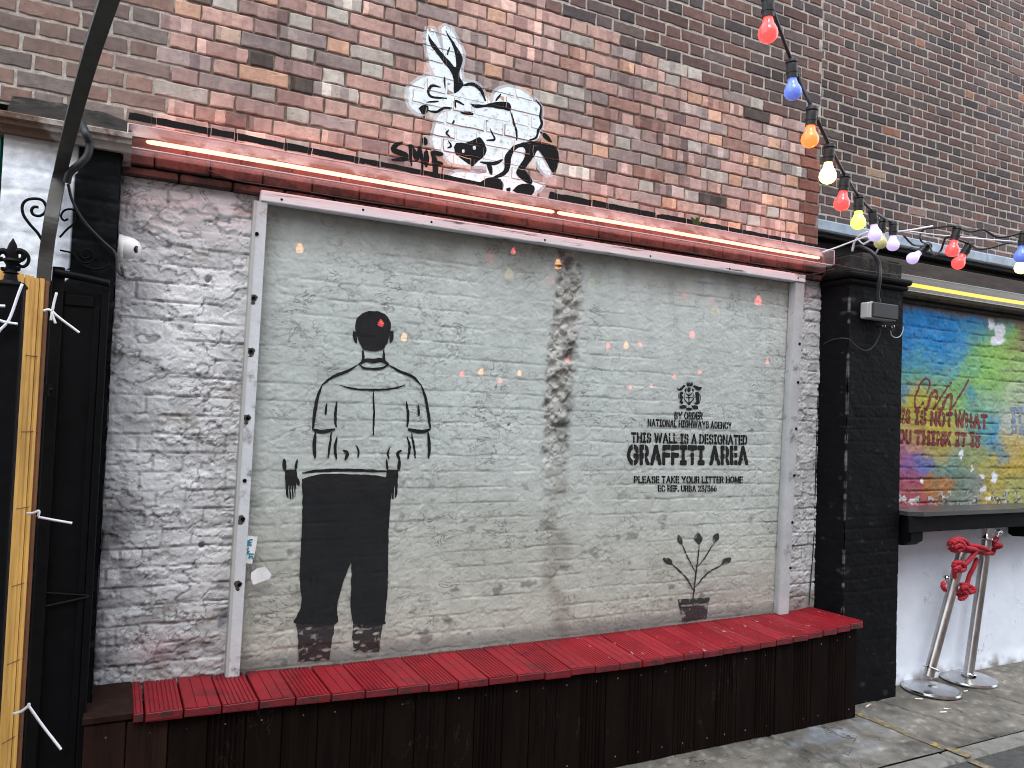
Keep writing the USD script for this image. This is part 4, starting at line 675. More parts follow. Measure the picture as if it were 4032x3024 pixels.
def mur_c(u, v, h, P):
    q = pj(P); n1, n2 = fb(u, v, 6., 4, 101)-.5, fb(u, v, 6., 4, 102)-.5; n3, n4 = fb(u, v, 24., 3, 103)-.5, fb(u, v, 24., 3, 104)-.5
    X, Y = q[..., 0]+150*n1+50*n3, q[..., 1]+150*n2+50*n4; num, den = 0, 1e-9
    for bx, by, r, c in BLOBS:
        w = np.exp(-1.6*((X-bx)**2+(Y-by)**2)/r**2)/r; num = num+w[..., None]*np.array(c); den = den+w
    c = num/den[..., None]; i, du, dv = bond(u, v, .0835, .228, .114, .02, .01, 6); c = c*(.8+.3*fb(u, v, 18., 4, 105))[..., None]*.95
    pale = ss(.58, .66, fb(u, v, 13., 4, 106))[..., None]*.1; c = c*(1-pale)+pale*np.array([.36, .42, .4])
    jn = (1-ss(0., .009, dv+.006*(fb(u, v, 20., 3, 8)-.5)))*ss(.4, .6, fb(u, v, 5., 3, 107)); c = c*(1-.72*jn[..., None])
    for bx, by, rx, ry in ((3935, 1300, 24, 26), (3925, 1340, 30, 20), (3905, 1268, 12, 30), (3868, 1880, 8, 8), (3913, 1880, 12, 22), (3873, 1925, 14, 12), (3890, 1965, 11, 6), (3785, 1790, 5, 22), (3830, 1842, 4, 12), (3630, 1895, 8, 5), (3660, 1965, 9, 15), (3592, 1972, 16, 10), (3558, 1965, 7, 14)):
        m = ss(1.15, .85, np.hypot((q[..., 0]-bx+16*n3*2)/rx, (q[..., 1]-by+16*n4*2)/ry))[..., None]; c = c*(1-m)+m*np.array([.66, .70, .78])
    fl = (ss(.52, .6, fb(u, v, 20., 5, 108))*ss(1.37, 1.29, v))[..., None]; c = c*(1-fl)+fl*np.where((fb(u, v, 60., 2, 109) > .5)[..., None], np.array([.42, .42, .42]), np.array([.08, .08, .075]))
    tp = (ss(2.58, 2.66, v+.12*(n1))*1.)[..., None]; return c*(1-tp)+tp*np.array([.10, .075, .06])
MY = -.07
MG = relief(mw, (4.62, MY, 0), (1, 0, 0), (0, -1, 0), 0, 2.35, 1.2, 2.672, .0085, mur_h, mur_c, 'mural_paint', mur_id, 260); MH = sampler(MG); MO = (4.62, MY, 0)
def ren_h(u, v): return .012*(fb(u, v, 2.5, 4, 111)-.5)+.003*(fb(u, v, 18., 4, 112)-.5)+.018*ss(.12, 0., v+.05*(fb(u, v, 9., 3, 3)-.5))
def ren_c(u, v, h, P): 
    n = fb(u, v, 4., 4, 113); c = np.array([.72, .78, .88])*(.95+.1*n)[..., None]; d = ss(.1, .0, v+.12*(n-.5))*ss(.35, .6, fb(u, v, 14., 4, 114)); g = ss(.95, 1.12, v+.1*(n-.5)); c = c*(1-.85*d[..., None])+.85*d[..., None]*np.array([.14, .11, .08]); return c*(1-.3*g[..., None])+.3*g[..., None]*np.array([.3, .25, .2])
relief(mw, (4.62, MY, 0), (1, 0, 0), (0, -1, 0), 0, 2.9, -.02, 1.16, .02, ren_h, ren_c, 'render_paint', None, body='white_base')
obj('backing', cbox((4.62, -.02, -.1), (7.95, .3, 2.84)), 'brown_board', mw)
def M(px, py): p = aty(px, py, MY-.006); return np.array([p[0]-4.62, p[2]])
def Fq(pts): return [M(3500+x/2.553, 1500+y/2.553) for x, y in pts]
def mtext(words, m, fat=.07):
    ps = []
    for w, tl, tr, bl in words: ps.append(text_poly(w, *Fq([tl, tr, bl]), .075, fat, .2, .4))
    obj('lettering', drape(rough_poly(unary_union(ps), .0018, 80., 4, .008), MH, MO, WU, WN, .002, .05), m, mw)
mtext([('THIS', (10, 272), (205, 292), (10, 402)), ('IS', (255, 292), (365, 306), (255, 425)), ('NOT', (412, 308), (628, 326), (412, 440)), ('WHAT', (655, 322), (975, 346), (655, 452))], 'stencil_red')
mtext([('YOU', (20, 488), (212, 500), (20, 615)), ('THINK', (252, 500), (615, 520), (252, 632)), ('IT', (658, 520), (770, 530), (658, 645)), ('IS', (815, 526), (908, 536), (815, 652))], 'stencil_red')
mtext([('IT', (1225, 272), (1340, 278), (1225, 408)), ('IT', (1225, 450), (1285, 452), (1225, 524)), ('BE', (1312, 452), (1420, 456), (1312, 528))], 'stencil_blue')
cn = [stroke(Fq(p), .017 if len(p) != 5 else .026, False) for p in ([(375, 118), (402, 55), (392, -5), (350, -25), (305, 30), (268, 130), (250, 215), (262, 268), (300, 262), (335, 215)], [(368, 285), (420, 130), (470, 105), (470, 190), (450, 275)], [(450, 275), (520, 150), (615, 15)], [(515, 300), (575, 165), (622, 140), (620, 220), (605, 300)], [(605, 300), (690, 170), (790, -10)])]
cn += [Point(*Fq([q])[0]).buffer(.0125) for q in ((352, 285), (492, 300), (662, 300), (706, 304), (752, 308))]
obj('lettering', drape(rough_poly(unary_union(cn), .002, 60., 4), MH, MO, WU, WN, .002, .05), 'stencil_red', mw)
# drinks shelf on heavy brackets
sh = thing('drinks_shelf', 'dark wooden drinks shelf with clipped corner under the mural', 'shelf')
x0s = 4.69; obj('board', prism([(x0s, -.075), (x0s, -.30), (x0s+.10, -.345), (7.5, -.345), (7.5, -.075)], 2, 1.2, 1.228), 'shelf_top', sh)
obj('bearer', cbox((x0s, -.31, 1.09), (7.5, -.29, 1.198), .003), 'black_paint', sh); obj('bearer', cbox((x0s, -.098, 1.06), (7.5, -.082, 1.198), .003), 'black_paint', sh)
for xb in (4.80, 6.2): obj('bracket', prism([(-.098, 1.198), (-.29, 1.198), (-.29, 1.03), (-.24, .995), (-.13, .985), (-.098, 1.0)], 0, xb-.06, xb+.06), 'black_paint', sh)
# ================================================================== bench of red decking planks
bx = [(-.2, .600), (.106, .607), (.571, .586), (.861, .578), (1.44, .564), (2.041, .538), (2.321, .536), (2.928, .543), (3.6, .565), (4.2, .595)]
_bp = np.polyfit([a for a, _ in bx], [b for _, b in bx], 3)
def btop(x): return np.polyval(_bp, x)
bench = thing('bench', 'long low bench with red painted decking planks on a dark boarded base', 'bench')
px_f = [522, 570, 724, 874, 1021, 1166, 1305, 1439, 1566, 1690, 1805, 1924, 2037, 2146, 2248, 2346, 2441, 2530, 2616, 2695, 2771, 2850, 2923.6, 2994.7, 3059, 3123, 3184, 3242, 3297.6, 3349, 3400]
xe = []
for p in px_f:
    zq = .56
    for _ in range(4):
        y_px = np.interp(p, [522, 1024, 1305, 1803, 2248, 2434, 2800, 3400], [2802, 2761, 2730, 2676, 2639, 2613, 2560, 2445]); xq = aty(p, y_px, -.42)[0]
    xe.append(xq)
for k, (a, b) in enumerate(zip(xe[:-1], xe[1:])):
    g = .0028+.0012*RNG.random(); w = b-a-2*g; th = .035; ribbed = (k % 2 == 1) if k > 0 else True; top = []
    if w < .08: gr = [(.25, .006), (.75, .006)]
    elif ribbed: gr = [(t, .0065) for t in np.linspace(.12, .88, 7)]
    else: gr = [(.34, .0035), (.67, .0035)]
    pts = [(0, -th), (w, -th), (w, -.003), (w-.003, 0)]
    for t, hw in reversed(gr): c = t*w; h_ = min(hw, .03*w+.002); pts += [(c+h_*.5, 0), (c+h_*.32, -.0045), (c-h_*.32, -.0045), (c-h_*.5, 0)]
    pts += [(.003, 0), (0, -.003)]
    m = prism(pts, 1, 0, 1); v = m.vertices.copy(); t = v[:, 1].copy(); sl = RNG.normal(0, .0025, 4); jut = .0022*RNG.normal()
    xloc = v[:, 0]; zb = btop(a+g+xloc)+(.0012*RNG.normal())
    back = -.015; front = -.42+jut; v[:, 1] = front+(back-front)*t
    lift = .0
    zback = np.interp(a, [.09, .6, 1.28, 2.5, 4.26], [.585, .575, .575, .575, .585]); v[:, 2] = v[:, 2]+zb*(1-t)+np.maximum(zb-.012, zback-.012)*t
    v[:, 0] = a+g+xloc+sl[0]*t
    pk = obj('plank', trimesh.Trimesh(v, m.faces, process=False), 'red_paint_worn' if k > 14 else 'red_paint', bench)
    fe = cbox((a+g+.001, front-.0018, btop(a)-th+.001), (b-g-.001, front+.004, btop((a+b)/2)-.004), .0015); obj('end_grain', fe, 'red_edge', pk)
x = -.055; k = 0
while x < 4.1:
    ln = .143+.004*RNG.random(); xb = min(x+ln, 4.11); zt = min(btop(x), btop(xb))-.037; m = cbox((x+.002, -.392+.003*RNG.normal()*.5, .004), (xb-.002, -.368, zt), .003)
    ms = [m]
    ob = obj('front_board', m, 'lit_decking' if x < .1 else 'dark_decking', bench)
    if k % 2 == 1:
        rb = cat([cbox((x+.012+i*.02, -.3965, .006), (x+.022+i*.02, -.39, zt-.002), .002) for i in range(6)]); obj('ribs', rb, 'lit_decking' if x < .1 else 'dark_decking', ob)
    for zn in (.06, zt-.05):
        obj('nail', along(lathe([(0, .0012), (.0035, .0008), (.004, 0)], 8), ((x+xb)/2+.01*RNG.normal(), -.3935, zn), (0, -1, 0)), 'steel', ob)
    x += ln; k += 1
obj('end_board', cbox((4.08, -.385, .004), (4.108, -.02, .545), .003), 'dark_decking', bench)
obj('top_board', cbox((-.06, -.40, btop(-.06)-.034), (.112, -.22, btop(-.06)-.006), .004), 'lit_decking', bench); obj('top_board', cbox((-.055, -.215, btop(-.06)-.036), (.108, -.03, btop(-.06)-.008), .004), 'lit_decking', bench)
obj('carcass', cbox((-.04, -.36, .01), (4.07, -.03, .48)), 'gap_black', bench)

# ================================================================== rope barrier posts
def stanchion(label, base, top, tilt_base, lean):
    t = thing('barrier_post', label, 'barrier post', 'steel rope barrier posts'); base = np.array(base)
    obj('base', along(lathe([(0, .038), (.06, .037), (.16, .028), (.182, .023), (.186, .012), (.182, .003), (.16, 0), (0, 0)], 48), base, tilt_base), 'steel_base', t, smooth=40)
    top = np.array(top); lo = base+np.array(lean); ax = top-lo; ln = np.linalg.norm(ax); ax /= ln
    obj('pole', along(lathe([(.0, 0), (.034, 0), (.034, ln), (0, ln)], 32), lo, ax), 'steel', t, smooth=40)
    obj('collar', along(lathe([(.034, -.004), (.05, -.004), (.052, 0), (.05, .004), (.034, .004)], 32), lo+ax*(.06 if lean[2] > .06 else .02), ax), 'chrome', t, smooth=40)
    return t, lo, ax, ln
cA = atz(3667, 2704, .03); cB = atz(3812, 2662, .03); cA[2] = cB[2] = 0
bB = cB; sB, loB, axB, lnB = stanchion('upright steel rope barrier post with flared cap beside the white wall', bB, aty(3889, 2105, bB[1]+.0), (0, 0, 1), (0, 0, .03))
crn = along(lathe([(.036, -.045), (.06, -.04), (.062, -.034), (.04, -.03), (.036, 0), (.05, .05), (.046, .053), (0, .055)], 32), loB+axB*lnB, axB); obj('flared_cap', crn, 'chrome', sB, smooth=35)
loA_px = aty(3655, 2665, cA[1]); topA = aty(3790, 2165, cA[1]+.03)
sA, loA, axA, lnA = stanchion('leaning steel rope barrier post whose pole has come loose from its base', cA, topA, (.03, .02, 1), tuple(loA_px-cA))
obj('socket', along(lathe([(0, .05), (.03, .046), (.04, .036), (.044, .03)], 24), cA, (0, 0, 1)), 'steel_base', sA, smooth=40)
def rope(pts, r=.014, pitch=.05):
    p = spline(pts, 14); seg = np.linalg.norm(np.diff(p, axis=0), axis=1); s = np.concatenate([[0], np.cumsum(seg)]); n = max(int(s[-1]/.006), 8); si = np.linspace(0, s[-1], n); p = np.stack([np.interp(si, s, p[:, k]) for k in range(3)], 1)
    t, a, b = frames(p); ms = []
    for k in range(3):
        an = 2*math.pi*(si/pitch+k/3); ms.append(tube(p+r*.52*(np.cos(an)[:, None]*a+np.sin(an)[:, None]*b), r*.58, 7))
    return cat(ms)
rp = thing('barrier_rope', 'red twisted rope knotted round the two steel barrier posts', 'rope')
def Rp(pts, y=None):
    out = []
    for q in pts: x_, y_, d = q; out.append(aty(3600+x_/2.213, 2050+y_/2.213, d))
    return out
yA, yB = cA[1], cB[1]
runs = [[(300, 215, yA-.06), (320, 180, yA-.08), (380, 160, yA-.09), (440, 175, yA-.08), (480, 215, yA-.07), (560, 225, yA-.08), (640, 255, yB-.06), (640, 285, yB-.06), (560, 275, yB-.07), (480, 265, yA-.07), (400, 255, yA-.08), (340, 260, yA-.06), (310, 235, yA-.03)],
        [(335, 200, yA-.09), (370, 175, yA-.1), (420, 195, yA-.1), (450, 235, yA-.1), (520, 250, yA-.09), (600, 265, yB-.07)], [(350, 235, yA-.1), (390, 215, yA-.11), (420, 240, yA-.1), (380, 262, yA-.1), (350, 245, yA-.08)],
        [(625, 265, yB-.05), (680, 285, yB+.01), (700, 240, yB), (750, 225, yB-.02), (740, 210, yB-.04), (690, 215, yB-.02), (700, 180, yB-.03), (735, 130, yB-.05)],
        [(545, 255, yA-.08), (500, 320, yA-.085), (440, 380, yA-.09), (400, 365, yA-.1), (355, 370, yA-.1), (345, 410, yA-.09), (400, 435, yA-.1), (440, 415, yA-.08), (420, 380, yA-.09), (375, 360, yA-.1)], [(400, 400, yA-.11), (360, 420, yA-.11), (350, 460, yA-.09), (355, 500, yA-.085)],
        [(545, 335, yB-.03), (520, 400, yA-.01), (480, 480, yA), (460, 550, yA)], [(255, 540, yA-.05), (250, 575, yA-.06), (270, 605, yA-.05)],
        [(400, 560, yA), (450, 560, yA-.02), (500, 580, yA-.02), (525, 605, yA-.02), (480, 625, yA-.03), (450, 580, yA-.04), (410, 590, yA-.04)], [(380, 620, yA-.01), (420, 610, yA-.03), (455, 640, yA-.03), (420, 680, yA-.02), (385, 675, yA)], [(375, 640, yA+.01), (420, 655, yA-.01), (470, 600, yA-.02), (510, 590, yA-.02)]]
for r_ in runs: obj('rope_length', rope(Rp(r_), .0155), 'rope_red', rp, smooth=True)
for (x_, y_, d, dx, dz) in ((735, 115, yB-.05, .5, .8), (285, 515, yA-.06, -.4, 1.)):
    obj('rope_end', along(lathe([(0, -.03), (.013, -.028), (.015, 0), (.021, .012), (.019, .024), (.008, .032), (0, .034)], 20), aty(3600+x_/2.213, 2050+y_/2.213, d), (dx, 0, dz)), 'chrome', rp, smooth=35)

# ================================================================== left side: pier, gate, bamboo screen
lp = thing('left_pier', 'left brick pier painted half white and half black under a stone cap', 'pier')
LX0, LX1, LY = -.432, -.037, -.24
def lp_h(u, v): i, du, dv = bond(u, v, .08, .225, .112, .03, .01, 14); return .004*ss(0, .014, dv)*ss(0, .014, du)*ss(.3, .6, fb(u, v, 5., 3, 3))+.012*(fb(u, v, 7., 4, 122)-.5)+.004*(fb(u, v*1.6, 26., 3, 125)-.5)
def lp_c(u, v, h, P):
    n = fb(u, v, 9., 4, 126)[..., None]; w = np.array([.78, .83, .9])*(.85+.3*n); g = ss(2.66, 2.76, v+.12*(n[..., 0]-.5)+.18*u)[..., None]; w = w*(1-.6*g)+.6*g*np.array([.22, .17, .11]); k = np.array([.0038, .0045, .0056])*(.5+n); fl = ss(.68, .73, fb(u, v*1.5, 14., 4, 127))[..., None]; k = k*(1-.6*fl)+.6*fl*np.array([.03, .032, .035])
    s = (u+.006*(n[..., 0]-.5)*6 > .232+.02*(v-2.2))[..., None]; low = (v < 2.235)[..., None]; return np.where(s | low, k, w)
relief(lp, (LX0, LY, 0), (1, 0, 0), (0, -1, 0), 0, LX1-LX0, .3, 2.77, .0085, lp_h, lp_c, 'black_relief', None, body='painted_face')
relief(lp, (LX1, LY, 0), (0, 1, 0), (1, 0, 0), 0, .25, .3, 2.77, .012, lp_h, lambda u, v, h, P: np.full(u.shape+(3,), 1.)*np.array([.006, .007, .0085]), 'black_relief', None, body='painted_face')
obj('core', cbox((LX0+.02, LY+.03, 0), (LX1-.02, .0, 2.77)), 'black_paint', lp)
prof = [(0, 2.765), (LY-.028, 2.765), (LY-.034, 2.775), (LY-.04, 2.787), (LY-.055, 2.792), (LY-.058, 2.806), (LY-.07, 2.812), (LY-.072, 2.83), (LY-.06, 2.836), (0, 2.836)]
obj('cap_moulding', prism(prof, 0, LX0-.02, LX1+.035), 'stone_cap', lp, smooth=30)
hx, ht = np.meshgrid(np.linspace(LX0-.01, LX1+.03, 70), np.linspace(0, 1, 24)); top = 2.99+.05*(fb(hx, hx*0, 7., 3, 131)-.5)-.03*ss(-.15, 0., hx); yy_ = -.255+.235*ht**.7+.02*(fb(hx, ht, 14., 4, 132)-.5); zz_ = 2.834+(top-2.834)*ht+.015*(fb(hx, ht, 10., 4, 133)-.5)
a = (np.arange(23)[:, None]*70+np.arange(69)).ravel(); obj('haunch', (np.stack([hx, yy_, zz_], -1).reshape(-1, 3), np.stack([a, a+1, a+71, a+70], 1)), 'stone_dark', lp, smooth=True)
gp = thing('green_shopfront', 'sliver of glossy dark green boarding left of the white pier', 'shopfront'); obj('board', cbox((-.9, -.2, .3), (-.44, -.1, 2.78), .006), 'green_gloss', gp); obj('board', cbox((-.9, -.2, 2.84), (-.47, -.1, 3.0), .006), 'white_render_left', gp)
# black gate leaf in front of the pier
gt = thing('iron_gate', 'black sheeted iron gate leaf folded back against the left pier', 'gate')
GY = -.33
obj('sheet', cbox((-.215, GY, .25), (-.06, GY+.004, 2.185), .001), 'black_steel', gt)
obj('stile', cbox((-.243, GY-.02, .2), (-.203, GY+.02, 2.27), .003), 'black_steel', gt); obj('stile', cbox((-.075, GY-.012, .25), (-.05, GY+.02, 2.20), .003), 'black_steel', gt); obj('stile', cbox((-.1, GY-.008, .25), (-.078, GY+.0, 2.13), .002), 'black_steel', gt)
obj('rail', cbox((-.2, GY-.006, 2.13), (-.1, GY+.01, 2.17), .003), 'black_steel', gt)
p0, p1 = aty(215, 1072, GY-.02), aty(432, 1116, GY-.02); obj('top_rail', tube([p0, (p0+p1)/2+[0, 0, .002], p1], .014, 10), 'black_steel', gt, smooth=40)
for za, zb in ((1.055, 1.075), (1.02, 1.035)): pass
h0 = aty(180, 1535, GY-.07); obj('hinge', cat([tube([h0+[-.05, 0, .012], h0+[.02, 0, .0]], .011, 10), tube([h0+[0, 0, -.02], h0+[0, 0, .02]], .017, 12), cbox(h0+[-.075, -.012, -.018], h0+[-.03, .012, .02], .004)]), 'black_steel', gt, smooth=40)
obj('brace', cat([tube([aty(133, 2330, GY-.01), aty(352, 2345, GY-.01)], .0035, 6), tube([aty(130, 2398, GY-.01), aty(352, 2350, GY-.01)], .0045, 6)]), 'black_steel', gt)
# arch of flat bar springing over the alley
ar = thing('gate_arch', 'flat steel arch bar rising from the gate post over the alley', 'arch')
ap = [(aty(170, 1120, -.37), .042), (aty(182, 1000, -.37), .042), (aty(203, 860, -.39), .042), (atd(235, 690, 2.96), .042), (atd(272, 530, 2.76), .042), (atd(345, 260, 2.42), .042), (atd(428, 0, 2.06), .043), (atd(520, -260, 1.72), .043)]
cen = spline([a for a, _ in ap], 8); t_, a_, b_ = frames(cen); wdir = np.array([1., 0, 0]); V = []
for k in range(len(cen)):
    w = wdir-t_[k]*(wdir@t_[k]); w /= np.linalg.norm(w); d = np.cross(t_[k], w)
    for sx, sy in ((-1, -1), (1, -1), (1, 1), (-1, 1)): V.append(cen[k]+w*sx*.0225+d*sy*.012)
n = len(cen); f = []
for k in range(n-1):
    for s in range(4): f += [[k*4+s, k*4+(s+1) % 4, (k+1)*4+(s+1) % 4, (k+1)*4+s]]
f += [[3, 2, 1, 0], [(n-1)*4, (n-1)*4+1, (n-1)*4+2, (n-1)*4+3]]
fx = np.array(f); tm = trimesh.Trimesh(np.array(V), np.vstack([fx[:, [0, 1, 2]], fx[:, [0, 2, 3]]]), process=False); trimesh.repair.fix_normals(tm); obj('flat_bar', tm, 'arch_steel', ar)
def scroll(pts, dep, r, name='scroll', m='black_steel', par=ar): obj(name, tube(spline([aty(x, y, dep) for x, y in pts], 7), r, 8), m, par, smooth=True)
scroll([(176, 965), (150, 920), (115, 880), (92, 845), (88, 810), (105, 788), (140, 782), (168, 790), (182, 815), (176, 838), (155, 850), (132, 845), (124, 828), (134, 815), (152, 816)], -.36, .0052)
sp = [(340+34*math.cos(t)*(.25+.75*t/9)*1.2, 1005+34*math.sin(t)*(.25+.75*t/9)) for t in np.linspace(0, 9.5, 22)]; scroll(sp, -.262, .004)
scroll([(235, 935), (262, 905), (290, 880), (300, 850), (285, 825), (255, 828), (240, 850), (252, 868), (268, 862)], -.262, .004)
scroll([(236, 985), (290, 1000), (330, 1045), (390, 1060), (432, 1040)], -.262, .0035)
# ribbed conduit and cable on the pier
cd = thing('conduit', 'ribbed black flexible conduit hanging beside the steel arch', 'conduit')
kp = spline([atd(316, 470, 3.02), aty(335, 520, -.34), aty(352, 565, -.33), aty(345, 610, -.33), aty(315, 645, -.33), aty(275, 680, -.32), aty(262, 720, -.31)], 26); rr = .0135+.0016*(np.arange(len(kp)) % 2); obj('ribbed_tube', tube(kp, rr, 12), 'rubber', cd, smooth=True)
obj('cable', tube(spline([aty(268, 725, -.3), aty(285, 790, -.275), aty(330, 870, -.265), aty(400, 945, -.262), aty(455, 1000, -.262), aty(462, 1060, -.27), aty(484, 1085, -.28), aty(478, 1050, -.28)], 8), .0055, 8), 'rubber', cd, smooth=True)
# fleur-de-lis gate post
fp = thing('finial_post', 'black square gate post topped by a fleur de lis finial', 'gate post')
FY = -.8; ctr = aty(40, 1130, FY); fx0, fz = ctr[0], ctr[2]
obj('post', cbox((fx0-.042, FY-.04, .2), (fx0+.040, FY+.04, fz+.004), .004), 'black_steel', fp)
def fz_(x, y): return aty(x, y, FY)
obj('finial_base', cat([cbox((fx0-.047, FY-.044, fz-.002), (fx0+.045, FY+.044, fz+.012), .005), along(lathe([(.034, 0), (.03, .008), (.02, .012), (.017, .03), (.022, .034), (.012, .044), (.016, .06), (.02, .066), (.026, .072), (.02, .08)], 20), (fx0, FY, fz+.01), (0, 0, 1))]), 'black_steel', fp, smooth=35)
q = fz_(48, 1000); body = Polygon([(0, -.035), (.012, -.02), (.022, 0), (.02, .02), (.012, .04), (0, .062), (-.012, .04), (-.02, .02), (-.022, 0), (-.012, -.02)])
sc = lathe([(.0, -.036), (.012, -.02), (.018, 0), (.017, .02), (.011, .042), (0, .064)], 16); sc.vertices[:, 1] *= .55; obj('finial_leaf', along(sc, q+[0, 0, -.012], (0, 0, 1)), 'black_steel', fp, smooth=True)
for s in ([(44, 1030), (58, 1000), (75, 988), (92, 996), (94, 1012), (82, 1024), (70, 1020)], [(40, 1030), (30, 1002), (15, 988), (-4, 994), (-10, 1010), (2, 1022), (14, 1016)], [(52, 1046), (62, 1060), (72, 1062), (74, 1052)], [(34, 1046), (24, 1060), (12, 1060), (10, 1052)]):
    obj('finial_petal', tube(spline([fz_(x, y) for x, y in s], 5), np.concatenate([np.linspace(.008, .0095, 12), np.linspace(.0095, .006, 5*(len(s)-1)+1-12)]) if len(s) > 4 else .006, 8), 'black_steel', fp, smooth=True)
obj('finial_ring', tube(spline([fz_(66, 990), fz_(92, 988), fz_(112, 1010), (fz_(110, 1035)), fz_(92, 1050), fz_(68, 1042)], 5), .0052, 8), 'black_steel', fp, smooth=True)
obj('finial_band', cbox(fz_(24, 1042)-[0, .012, 0], fz_(66, 1024)+[0, .012, 0], .004), 'black_steel', fp)
# bamboo screen tied to the gate
bs = thing('bamboo_screen', 'yellow bamboo slat screen tied along the gate', 'screen')
B0 = aty(185, 1100, -.50); bd = np.array([-.50, -.80, 0]); bd /= np.linalg.norm(bd); bn = np.array([.80, -.5, 0])
for k in range(15):
    w = .0215+.0015*RNG.random(); s0 = k*.0248; q = B0+bd*s0; hh = .012*RNG.random(); zz0 = B0[2]-hh*.5-.002*k*0
    v = []
    sec = [(-w/2, 0), (-w*.34, .005), (0, .0068), (w*.34, .005), (w/2, 0), (0, -.001)]
    m = prism(sec, 2, .2, zz0); vv = m.vertices.copy(); P3 = q+vv[:, :1]*bd+vv[:, 1:2]*bn+bn*.0015*RNG.normal(); P3[:, 2] = vv[:, 2]; tm = trimesh.Trimesh(P3, m.faces, process=False); trimesh.repair.fix_normals(tm)
    obj('slat', tm, 'bamboo_dark' if k in (0, ) else 'bamboo', bs)
for z in np.arange(.35, 2.16, .262):
    obj('cord', tube([B0*[1, 1, 0]+[0, 0, z]+bd*s+bn*.0045 for s in np.linspace(-.006, .36, 24)], .0016, 5), 'bamboo_dark', bs)
def tie(label, lines, dep, w=.0058, pts=None):
    t = thing('cable_tie', label, 'cable tie', 'cable ties on the gate')
    for ln in lines: obj('strap', tube(spline([aty(x, y, dep+(q[0] if q else 0)) for x, y, *q in ln], 5) if len(ln) > 2 else [aty(x, y, dep) for x, y in ln], w, 8, (1., .75)), 'nylon', t, smooth=True)
tie('white cable tie knotted over the hinge side of the gate beside the screen top', [[(170, 1224), (190, 1219), (206, 1226)], [(206, 1226), (213, 1190), (223, 1152)], [(206, 1226), (232, 1250), (312, 1310)], [(206, 1232), (212, 1256), (219, 1274)], [(205, 1228), (202, 1250), (201, 1262)]], -.56)
tie('white cable tie crossing the finial post', [[(88, 1118), (70, 1165), (36, 1258), (0, 1300), (-20, 1330)], [(-10, 1258), (20, 1268), (69, 1276)], [(-10, 1204), (20, 1205)]], -.86, .0055)
tie('white cable tie sticking out at mid height of the screen', [[(104, 2022), (130, 2020), (153, 2012), (150, 2034)], [(150, 2036), (215, 2048), (284, 2060)]], -.58)
tie('bent white cable tie near the foot of the screen', [[(50, 2812), (85, 2800), (112, 2778), (113, 2770)], [(112, 2778), (170, 2860), (240, 2950)]], -.62, .0062)
# dome camera
sec = thing('security_camera', 'small white dome security camera on the side of the left pier', 'camera'); cc = np.array([-.03, -.14, aty(490, 975, -.14)[2]])
obj('mount', along(lathe([(0, 0), (.052, 0), (.053, .008), (.05, .016), (.046, .018)], 28), cc, (1, 0, 0)), 'pvc_white', sec, smooth=35)
obj('housing', along(lathe([(.048, .017), (.047, .035), (.041, .058), (.03, .074), (.014, .083), (0, .085)], 28), cc, (1, 0, 0)), 'pvc_white', sec, smooth=True)
ld = np.array([.75, -.55, -.12]); ld /= np.linalg.norm(ld); obj('lens', along(lathe([(0, .006), (.012, .005), (.018, 0), (.018, -.006)], 20), cc+np.array([.03, 0, 0])+ld*.046, ld), 'lens', sec, smooth=35)

# ================================================================== junction box and cables on the right pier
jb = thing('junction_box', 'grey junction box with a black lid on the black pier', 'junction box')
jc = aty(3440, 1180, -.30)
def jpt(x, y, d): return aty(3350+x/4.74, 1100+y/4.74, d)
j0, j1 = jpt(325, 590, -.335), jpt(880, 600, -.335); jz0, jz1 = jpt(560, 735, -.335)[2], jpt(560, 430, -.335)[2]; jx0, jx1 = 4.255, jpt(880, 600, -.335)[0]
obj('body', cbox((jx0, -.31, jz0), (jx1, -.245, jz1), .008), 'pvc_grey', jb, smooth=25); obj('rim', cbox((jx0-.001, -.327, jz0-.001), (jx1+.001, -.312, jz1+.001), .006), 'pvc_grey', jb, smooth=25); obj('lid', cbox((jx0+.003, -.345, jz0+.003), (jx1-.003, -.329, jz1-.003), .009), 'rubber', jb, smooth=25)
obj('knockout', along(lathe([(.009, 0), (.0105, .0012), (.012, 0)], 20), (jx0, -.278, (jz0+jz1)/2), (-1, 0, 0)), 'pvc_grey', jb)
for px_, py_ in ((620, 870), (790, 885)):
    e = jpt(px_, py_, -.27); obj('eye_bolt', cat([trimesh.creation.torus(.011, .003, 20, 8).apply_transform(np.array([[0, 0, 1., e[0]], [1, 0, 0, e[1]], [0, 1, 0, e[2]], [0, 0, 0, 1]])), tube([e+[0, .035, 0], e+[0, .01, 0]], .004, 8)]), 'chrome', jb, smooth=40)
pc = thing('pier_cables', 'dark cables and grey conduit looping down the black pier to the junction box', 'cable')
obj('conduit', tube(spline([aty(3352, 978, -.1), aty(3390, 972, -.2), aty(3440, 1000, -.285), aty(3462, 1045, -.305), aty(3463, 1100, -.315), aty(3455, 1160, -.285), aty(3462, 1190, -.275)], 8), .013, 12), 'rubber', pc, smooth=True)
obj('wire', tube(spline([jpt(560, 900, -.262), jpt(530, 1050, -.262), jpt(440, 1230, -.262), jpt(320, 1320, -.262), jpt(200, 1310, -.262), jpt(80, 1230, -.262), aty(3340, 1335, -.255), aty(3300, 1333, -.2), aty(3262, 1345, -.1), aty(3235, 1375, -.02), aty(3222, 1500, -.01), aty(3213, 1800, -.012), aty(3205, 2100, -.012), aty(3195, 2250, -.02), aty(3185, 2385, -.04)], 8), .0038, 6), 'rubber', pc, smooth=True)
obj('wire', tube(spline([jpt(740, 960, -.262), jpt(760, 1040, -.262), jpt(830, 1085, -.262), jpt(920, 1060, -.262), jpt(970, 960, -.262), jpt(975, 890, -.255)], 8), .003, 6), 'pvc_grey', pc, smooth=True)
